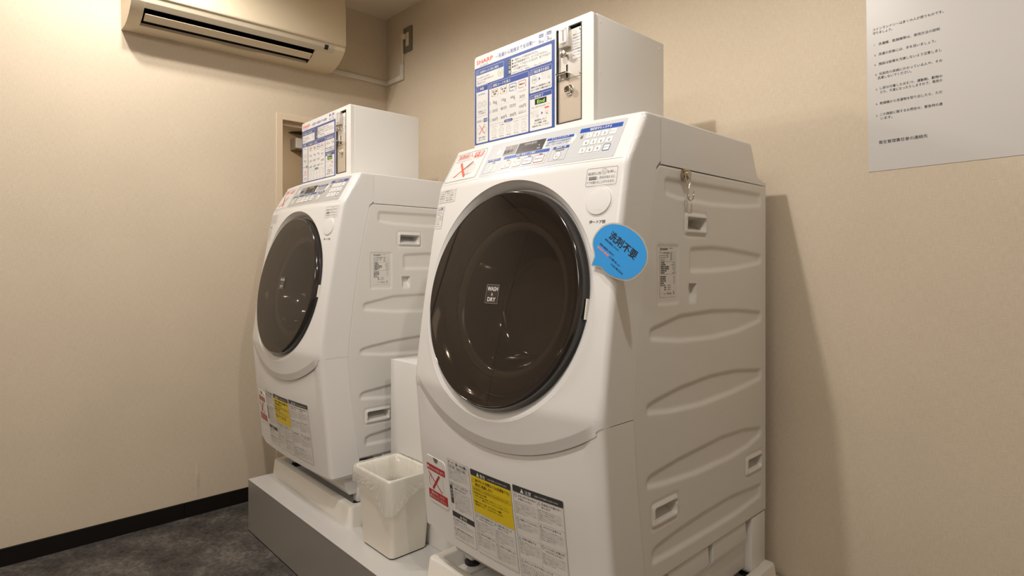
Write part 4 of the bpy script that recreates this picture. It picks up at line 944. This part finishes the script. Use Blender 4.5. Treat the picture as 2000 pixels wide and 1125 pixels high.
# ------------------------------------------------------------------ waste bin and its bag
bx0, bx1, by0, by1 = 1.066, 1.231, -.7285, -.6050
def rrp(x0, x1, y0, y1, r, n=6):
    pts = []
    for cx, cy, a in ((x1-r, y1-r, 0), (x0+r, y1-r, 90), (x0+r, y0+r, 180), (x1-r, y0+r, 270)):
        for k in range(n+1): t = math.radians(a+90*k/n); pts.append((cx+r*math.cos(t), cy+r*math.sin(t)))
    return pts
HB = .232; bc = ((bx0+bx1)/2, (by0+by1)/2); hw, hd = (bx1-bx0)/2, (by1-by0)/2
def binring(t, z, ins=0.0, r=.016, n=6):
    gx, gy = hw+.014*t-ins, hd+.013*t-ins
    return [(x, y, z) for x, y in rrp(-gx, gx, -gy, gy, max(.004, r-ins*.5), n)]
def shell(name, rings, m, par, cap0=True, cap1=True, **k):
    V = [p for r in rings for p in r]; n = len(rings[0]); Fc = []
    for a in range(len(rings)-1):
        for i in range(n): j = (i+1) % n; Fc.append((a*n+i, a*n+j, (a+1)*n+j, (a+1)*n+i))
    if cap0: Fc.append(tuple(range(n))[::-1])
    if cap1: Fc.append(tuple((len(rings)-1)*n+i for i in range(n)))
    return mobj(name, V, Fc, m, par, smooth=True, **k)
bn = empty('waste_bin', (bc[0], bc[1], PZ), label='cream rectangular plastic waste bin on the platform between the washing machines', cat='bin')
shell('body', [binring(0, .004, .001), binring(0.02, .007), binring(.5, HB*.5), binring(1, HB-.006), binring(1, HB-.006, -.003), binring(1, HB-.001, -.0035), binring(1, HB, -.002), binring(1, HB, .001), binring(1, HB-.003, .003), binring(.5, HB*.5, .003), binring(0, .008, .003)], 'bin', bn, angle=50)
shell('base_rim', [binring(0, 0, .003), binring(0, .0045, .003)], 'black', bn)
# thin bag folded over the rim
rnd = random.Random(3)
NP = 360
def perim(t, gx, gy):   # t in 0..1 round a rounded rectangle
    pts = rrp(-gx, gx, -gy, gy, .018, 8); pts.append(pts[0]); L = [0]
    for a, b in zip(pts, pts[1:]): L.append(L[-1]+math.dist(a, b))
    s = t*L[-1]
    for k in range(len(L)-1):
        if L[k+1] >= s: f_ = (s-L[k])/(L[k+1]-L[k]+1e-9); return (pts[k][0]+(pts[k+1][0]-pts[k][0])*f_, pts[k][1]+(pts[k+1][1]-pts[k][1])*f_)
    return pts[-1]
ph = [rnd.uniform(0, 6.28) for _ in range(12)]
def wr(t, a): return sum(math.sin(2*PI*t*f_+ph[k]+a*(2+k % 4))/(1+k*.3) for k, f_ in enumerate((7, 11, 17, 23, 31, 41)))/3.2
def cornerness(x, y): return max(0, (x+y*-1.0))  # near corner is +x, -y
V = []; rows = []
prof = [(-.075, -.014, .9), (-.055, -.013, .95), (-.030, -.012, 1), (-.012, -.009, 1), (.000, .000, 1), (.003, .003, 1.0), (-.004, .0065, 1.0), (-.014, .0075, 1.0)]
for j in range(18): prof.append((-.014-(j+1)/18.0, .0075, 1.0))
for d, o_, tt in prof:
    row = []
    for i in range(NP):
        t = i/NP; gx, gy = hw+.014+.0035, hd+.013+.0035
        x, y = perim(t, gx+o_, gy+o_)
        nearc = math.exp(-((x-gx)**2+(y+gy)**2)/.0038); farc = math.exp(-((x+gx)**2+(y+gy)**2)/.003); rc = math.exp(-((x-gx)**2+(y-gy)**2)/.003)
        hem = .034+.060*nearc+.012*farc+.004*rc+.003*wr(t, 5)
        if d < -.0141 and o_ > 0.006:
            f_ = (-d-.014); z = HB-.014-(hem-.014)*f_
            sh = 1-.05*f_*(1-nearc)*0.4; ang_ = math.atan2(math.hypot(x-gx, y+gy), HB+.03-z); near_ = math.exp(-((x-gx)**2+(y+gy)**2)/.012); wv = .0008+.0016*abs(wr(t, f_*2))*(.4+f_)+.0042*near_*f_*abs(math.sin(ang_*9+1.2*math.sin(ang_*23)))
            nx, ny = x/max(abs(x)/gx, abs(y)/gy)/gx, 0
            L_ = math.hypot(x, y); x += x/L_*wv; y += y/L_*wv
            tp = (.232-z)/.232; x -= x/abs(x+1e-9)*0.008*tp*0 ; V.append((x, y, z))
        else:
            wv = .0012*abs(wr(t, d*60))
            if o_ < 0: wv = -.006*abs(wr(t, d*40))
            L_ = math.hypot(x, y); V.append((x*(1+wv/L_)*(tt if o_ < 0 else 1), y*(1+wv/L_)*(tt if o_ < 0 else 1), HB+d+.001+.0015*abs(wr(t, d*30))))
Fc = [(a*NP+i, a*NP+(i+1) % NP, (a+1)*NP+(i+1) % NP, (a+1)*NP+i) for a in range(len(prof)-1) for i in range(NP)]
V = [(v[0], min(v[1], -.5915-bc[1]), v[2]) for v in V]
# bag floor inside
bf = len(V)
for k in range(1, 6):
    for i in range(NP):
        x, y, z = V[i]; s_ = 1-k/5.0; V.append((x*s_, y*s_, z-.020*(1-s_)+.006*wr(i/NP, k)*s_+.010*math.sin(k*2.1)*s_))
prev = 0
for k in range(5):
    a0 = 0 if k == 0 else bf+(k-1)*NP; b0 = bf+k*NP
    Fc += [(a0+i, a0+(i+1) % NP, b0+(i+1) % NP, b0+i) for i in range(NP)]
bg = mobj('bin_bag', V, Fc, 'bag', None, smooth=True, angle=180, loc=(bc[0], bc[1], PZ))
tagp(bg, 'clear thin plastic bag lining the waste bin and folded down over its rim', 'bag')

# ------------------------------------------------------------------ air conditioner
ac = empty('air_conditioner', (0.001, -.748, 1.944)); ac.rotation_euler = (math.radians(.83), 0, 0)
tagp(ac, 'cream wall-mounted air conditioner under the ceiling with its louvre open', 'air conditioner')
ZO = 1.947
def ap(P): return [(x, z-ZO) for x, z in P]
yl, yr, ys0, ys1 = -.4155, .4155, -.372, .281
body = [(0, 1.947), (.065, 1.947), (.100, 1.953), (.138, 1.967), (.172, 1.989), (.190, 2.006), (.197, 2.024)]
full = body+[(.197, 2.215), (.188, 2.243), (.11, 2.275), (0, 2.280)]
notch = [(0, 1.947), (.065, 1.947), (.086, 1.9506), (.084, 1.962), (.075, 2.035), (.145, 2.060), (.170, 1.996), (.172, 1.989), (.190, 2.006), (.197, 2.024), (.197, 2.215), (.188, 2.243), (.11, 2.275), (0, 2.280)]
bm = bmesh.new()
prism(bm, ap(full), yl, ys0, 'y', .0); prism(bm, ap(full), ys1, yr, 'y', .0)
P = ap(notch); n = len(P)
A = [bm.verts.new((p[0], ys0, p[1])) for p in P]; B = [bm.verts.new((p[0], ys1, p[1])) for p in P]
for i in range(n):
    f = bm.faces.new((A[i], A[(i+1) % n], B[(i+1) % n], B[i]))
    if i in (3, 4, 5, 6): f.material_index = 1  # shade inside the slot is put into its dark colour
for yy, s_ in ((ys0+.0008, 1), (ys1-.0008, -1)):
    f = bm.faces.new([bm.verts.new((p[0], yy, p[1]-.0)) for p in ap([(.087, 1.9512), (.084, 1.962), (.075, 2.035), (.145, 2.060), (.170, 1.996), (.1715, 1.9895), (.138, 1.968)])]); f.material_index = 1
bmobj('body', bm, ['ac', 'dark'], ac, angle=25)
# front cover: raised panel over the upper front
bm = bmesh.new(); prism(bm, ap([(.196, 2.024), (.2045, 2.026), (.207, 2.032), (.207, 2.205), (.200, 2.240), (.185, 2.262), (.12, 2.283), (.12, 2.270), (.196, 2.210)]), yl+.001, yr-.001, 'y', .0018, 2)
bmobj('front_cover', bm, 'ac', ac, angle=30)
# grey band with indicators
def acm(y, s, d=0.0):   # y along, s up the lower band from the slot edge
    P_ = [(.172, 1.989), (.190, 2.006), (.197, 2.024)]; L1 = math.dist(P_[0], P_[1]); L2 = math.dist(P_[1], P_[2])
    if s < L1: a, b, f_ = P_[0], P_[1], s/L1
    else: a, b, f_ = P_[1], P_[2], (s-L1)/L2
    x, z = a[0]+(b[0]-a[0])*f_, a[1]+(b[1]-a[1])*f_; nx, nz = (b[1]-a[1]), -(b[0]-a[0]); L_ = math.hypot(nx, nz)
    return (x+nx/L_*d, y, z-ZO+nz/L_*d)
q = Print(); q.rect(-.370, .002, .366, .0435, 'acband', 1, r=.004, step=.1, zstep=.003)
q.rrect(.185, .006, .362, .041, .0006, 'wash', 2, r=.005); q.rect(.318, .014, .336, .036, 'black', 2.5, r=.001, zstep=.003); q.rect(.340, .0225, .357, .0245, 'wash', 3, zstep=.003); q.disc(.208, .030, .003, 'wash', 3)
q.line([(.366, .0415), (.4150, .0415)], .0010, 'shade', 1); q.line([(-.4150, .0415), (-.370, .0415)], .0010, 'shade', 1)
for y in (.238, .256, .276, .296): q.rect(y, .022, y+.008, .0245, 'wash', 3)
M['i_acband'] = M['acband']
q.build('indicator_band', acm, ac)
# louvre
bm = bmesh.new(); pv = [(.1545, 1.9735), (.1450, 1.9705), (.1330, 1.9645), (.1235, 1.9575), (.1225, 1.9592), (.1320, 1.9668), (.1440, 1.9732), (.1540, 1.9760)]
prism(bm, ap(pv), ys0+.006, ys1-.004, 'y', .0)
bmobj('louvre', bm, 'ac', ac, angle=40)
bm = bmesh.new()
bm.free()
for yy in (-.28, -.14, .02, .16):
    bm = bmesh.new(); prism(bm, ap([(.10, 1.98), (.15, 2.0), (.14, 2.04), (.09, 2.02)]), yy, yy+.003, 'y')
    bmobj('fin', bm, 'dark', ac, smooth=False)
q = Print(); q.rect(.02, .10, .16, .107, 'acband', 1, step=.2); q.build('underside_label', lambda y, x, d: (x-.02, y-.1, -.0004-d), ac)

# ------------------------------------------------------------------ cable duct, outlet, cord
bm = bmesh.new()
box(bm, 0.0005, -.331, 1.9615, .013, -.0005, 1.9845, .002, 2)
box(bm, 0.0005, -.013, 1.9595, .169, -.0005, 1.9830, .002, 2); box(bm, .146, -.0135, 1.960, .1695, -.0005, 2.036, .002, 2)
tagp(bmobj('cable_duct', bm, 'race', None), 'thin white cable duct running from the air conditioner round the corner', 'cable duct')
ol = empty('wall_outlet', (.2055, -.0005, 2.149), label='dark olive wall outlet plate high beside the corner', cat='outlet')
bm = bmesh.new(); box(bm, -.0365, -.007, -.0615, .0365, 0, .0615, .002, 2); bmobj('cover_plate', bm, 'olive', ol)
bm = bmesh.new(); box(bm, -.012, -.0095, -.033, .014, -.0065, .033, .001, 2); bmobj('socket', bm, 'ac', ol)
pg_ = empty('power_plug', (.200, -.0102, 2.160), label='cream plug and cord of the air conditioner, in the high wall outlet', cat='plug')
bm = bmesh.new(); box(bm, -.017, -.022, -.010, .004, 0.0, .014, .004, 3); bmobj('plug_body', bm, 'ac', pg_)
bm = bmesh.new(); tube(bm, [(-.008, -.018, -.006), (-.008, -.021, -.03), (-.014, -.016, -.055), (-.026, -.006, -.08), (-.034, .003, -.10), (-.038, .004, -.1265)], .0024); bmobj('cord', bm, 'ac', pg_, angle=60)

# ------------------------------------------------------------------ notice on the back wall
po = empty('wall_notice', (2.221, -.0006, 1.262), label='large white laminated notice in Japanese on the back wall above right of the nearer machine', cat='notice')
po.rotation_euler = (0, math.radians(-.7), 0)
bm = bmesh.new(); box(bm, 0, -.0006, 0, .30, 0, .445)
bmobj('laminated_sheet', bm, mat('laminated_paper', (0.55, 0.53, 0.51), 0.32, spec=0.35), po, smooth=False)
q = Print(); ht = .0073
def ln(t, x, z, w=None, h=ht): q.text(t, x, z, h, 'black', 1, w=w, bold=.02)
ln('コインランドリーは多くの人が使うものです。', .0133, .3400, .1400); ln('守りましょう。', .0133, .3308, .0405)
ln('1.', .0158, .3035, h=.006); ln('洗濯機、乾燥機等は、使用方法の説明', .0248, .3025, .1210)
ln('2.', .0158, .2780, h=.006); ln('洗濯の前後には、手を洗いましょう。', .0248, .2780, .1140)
ln('3.', .0158, .2545, h=.006); ln('施設は設備を汚損しないよう注意しまし', .0248, .2545, .1240)
ln('4.', .0168, .2305, h=.006); ln('伝染性の疾病にかかっている人や、その', .0255, .2305, .1240); ln('洗濯しないでください。', .0220, .2210, .0690)
ln('5.', .0179, .1950, h=.006); ln('し尿の付着したおむつ、運動靴、動物の', .0265, .1955, .1230); ln('たり、不潔になったりしますので、専用の', .0272, .1858, .1220)
ln('6.', .0179, .1600, h=.006); ln('乾燥機から洗濯物を取り出したら、ただ', .0261, .1595, .1230)
ln('7.', .0179, .1310, h=.006); ln('この施設に関するお問合せ、緊急時の連', .0261, .1325, .1230); ln('います。', .0272, .1228, .0245)
ln('衛生管理責任者の連絡先', .0227, .0650, .0977, h=.0088)
q.build('notice_text', lambda x, z, d: (x, -.0006-d, z), po, lift=.0001, base=.0001)
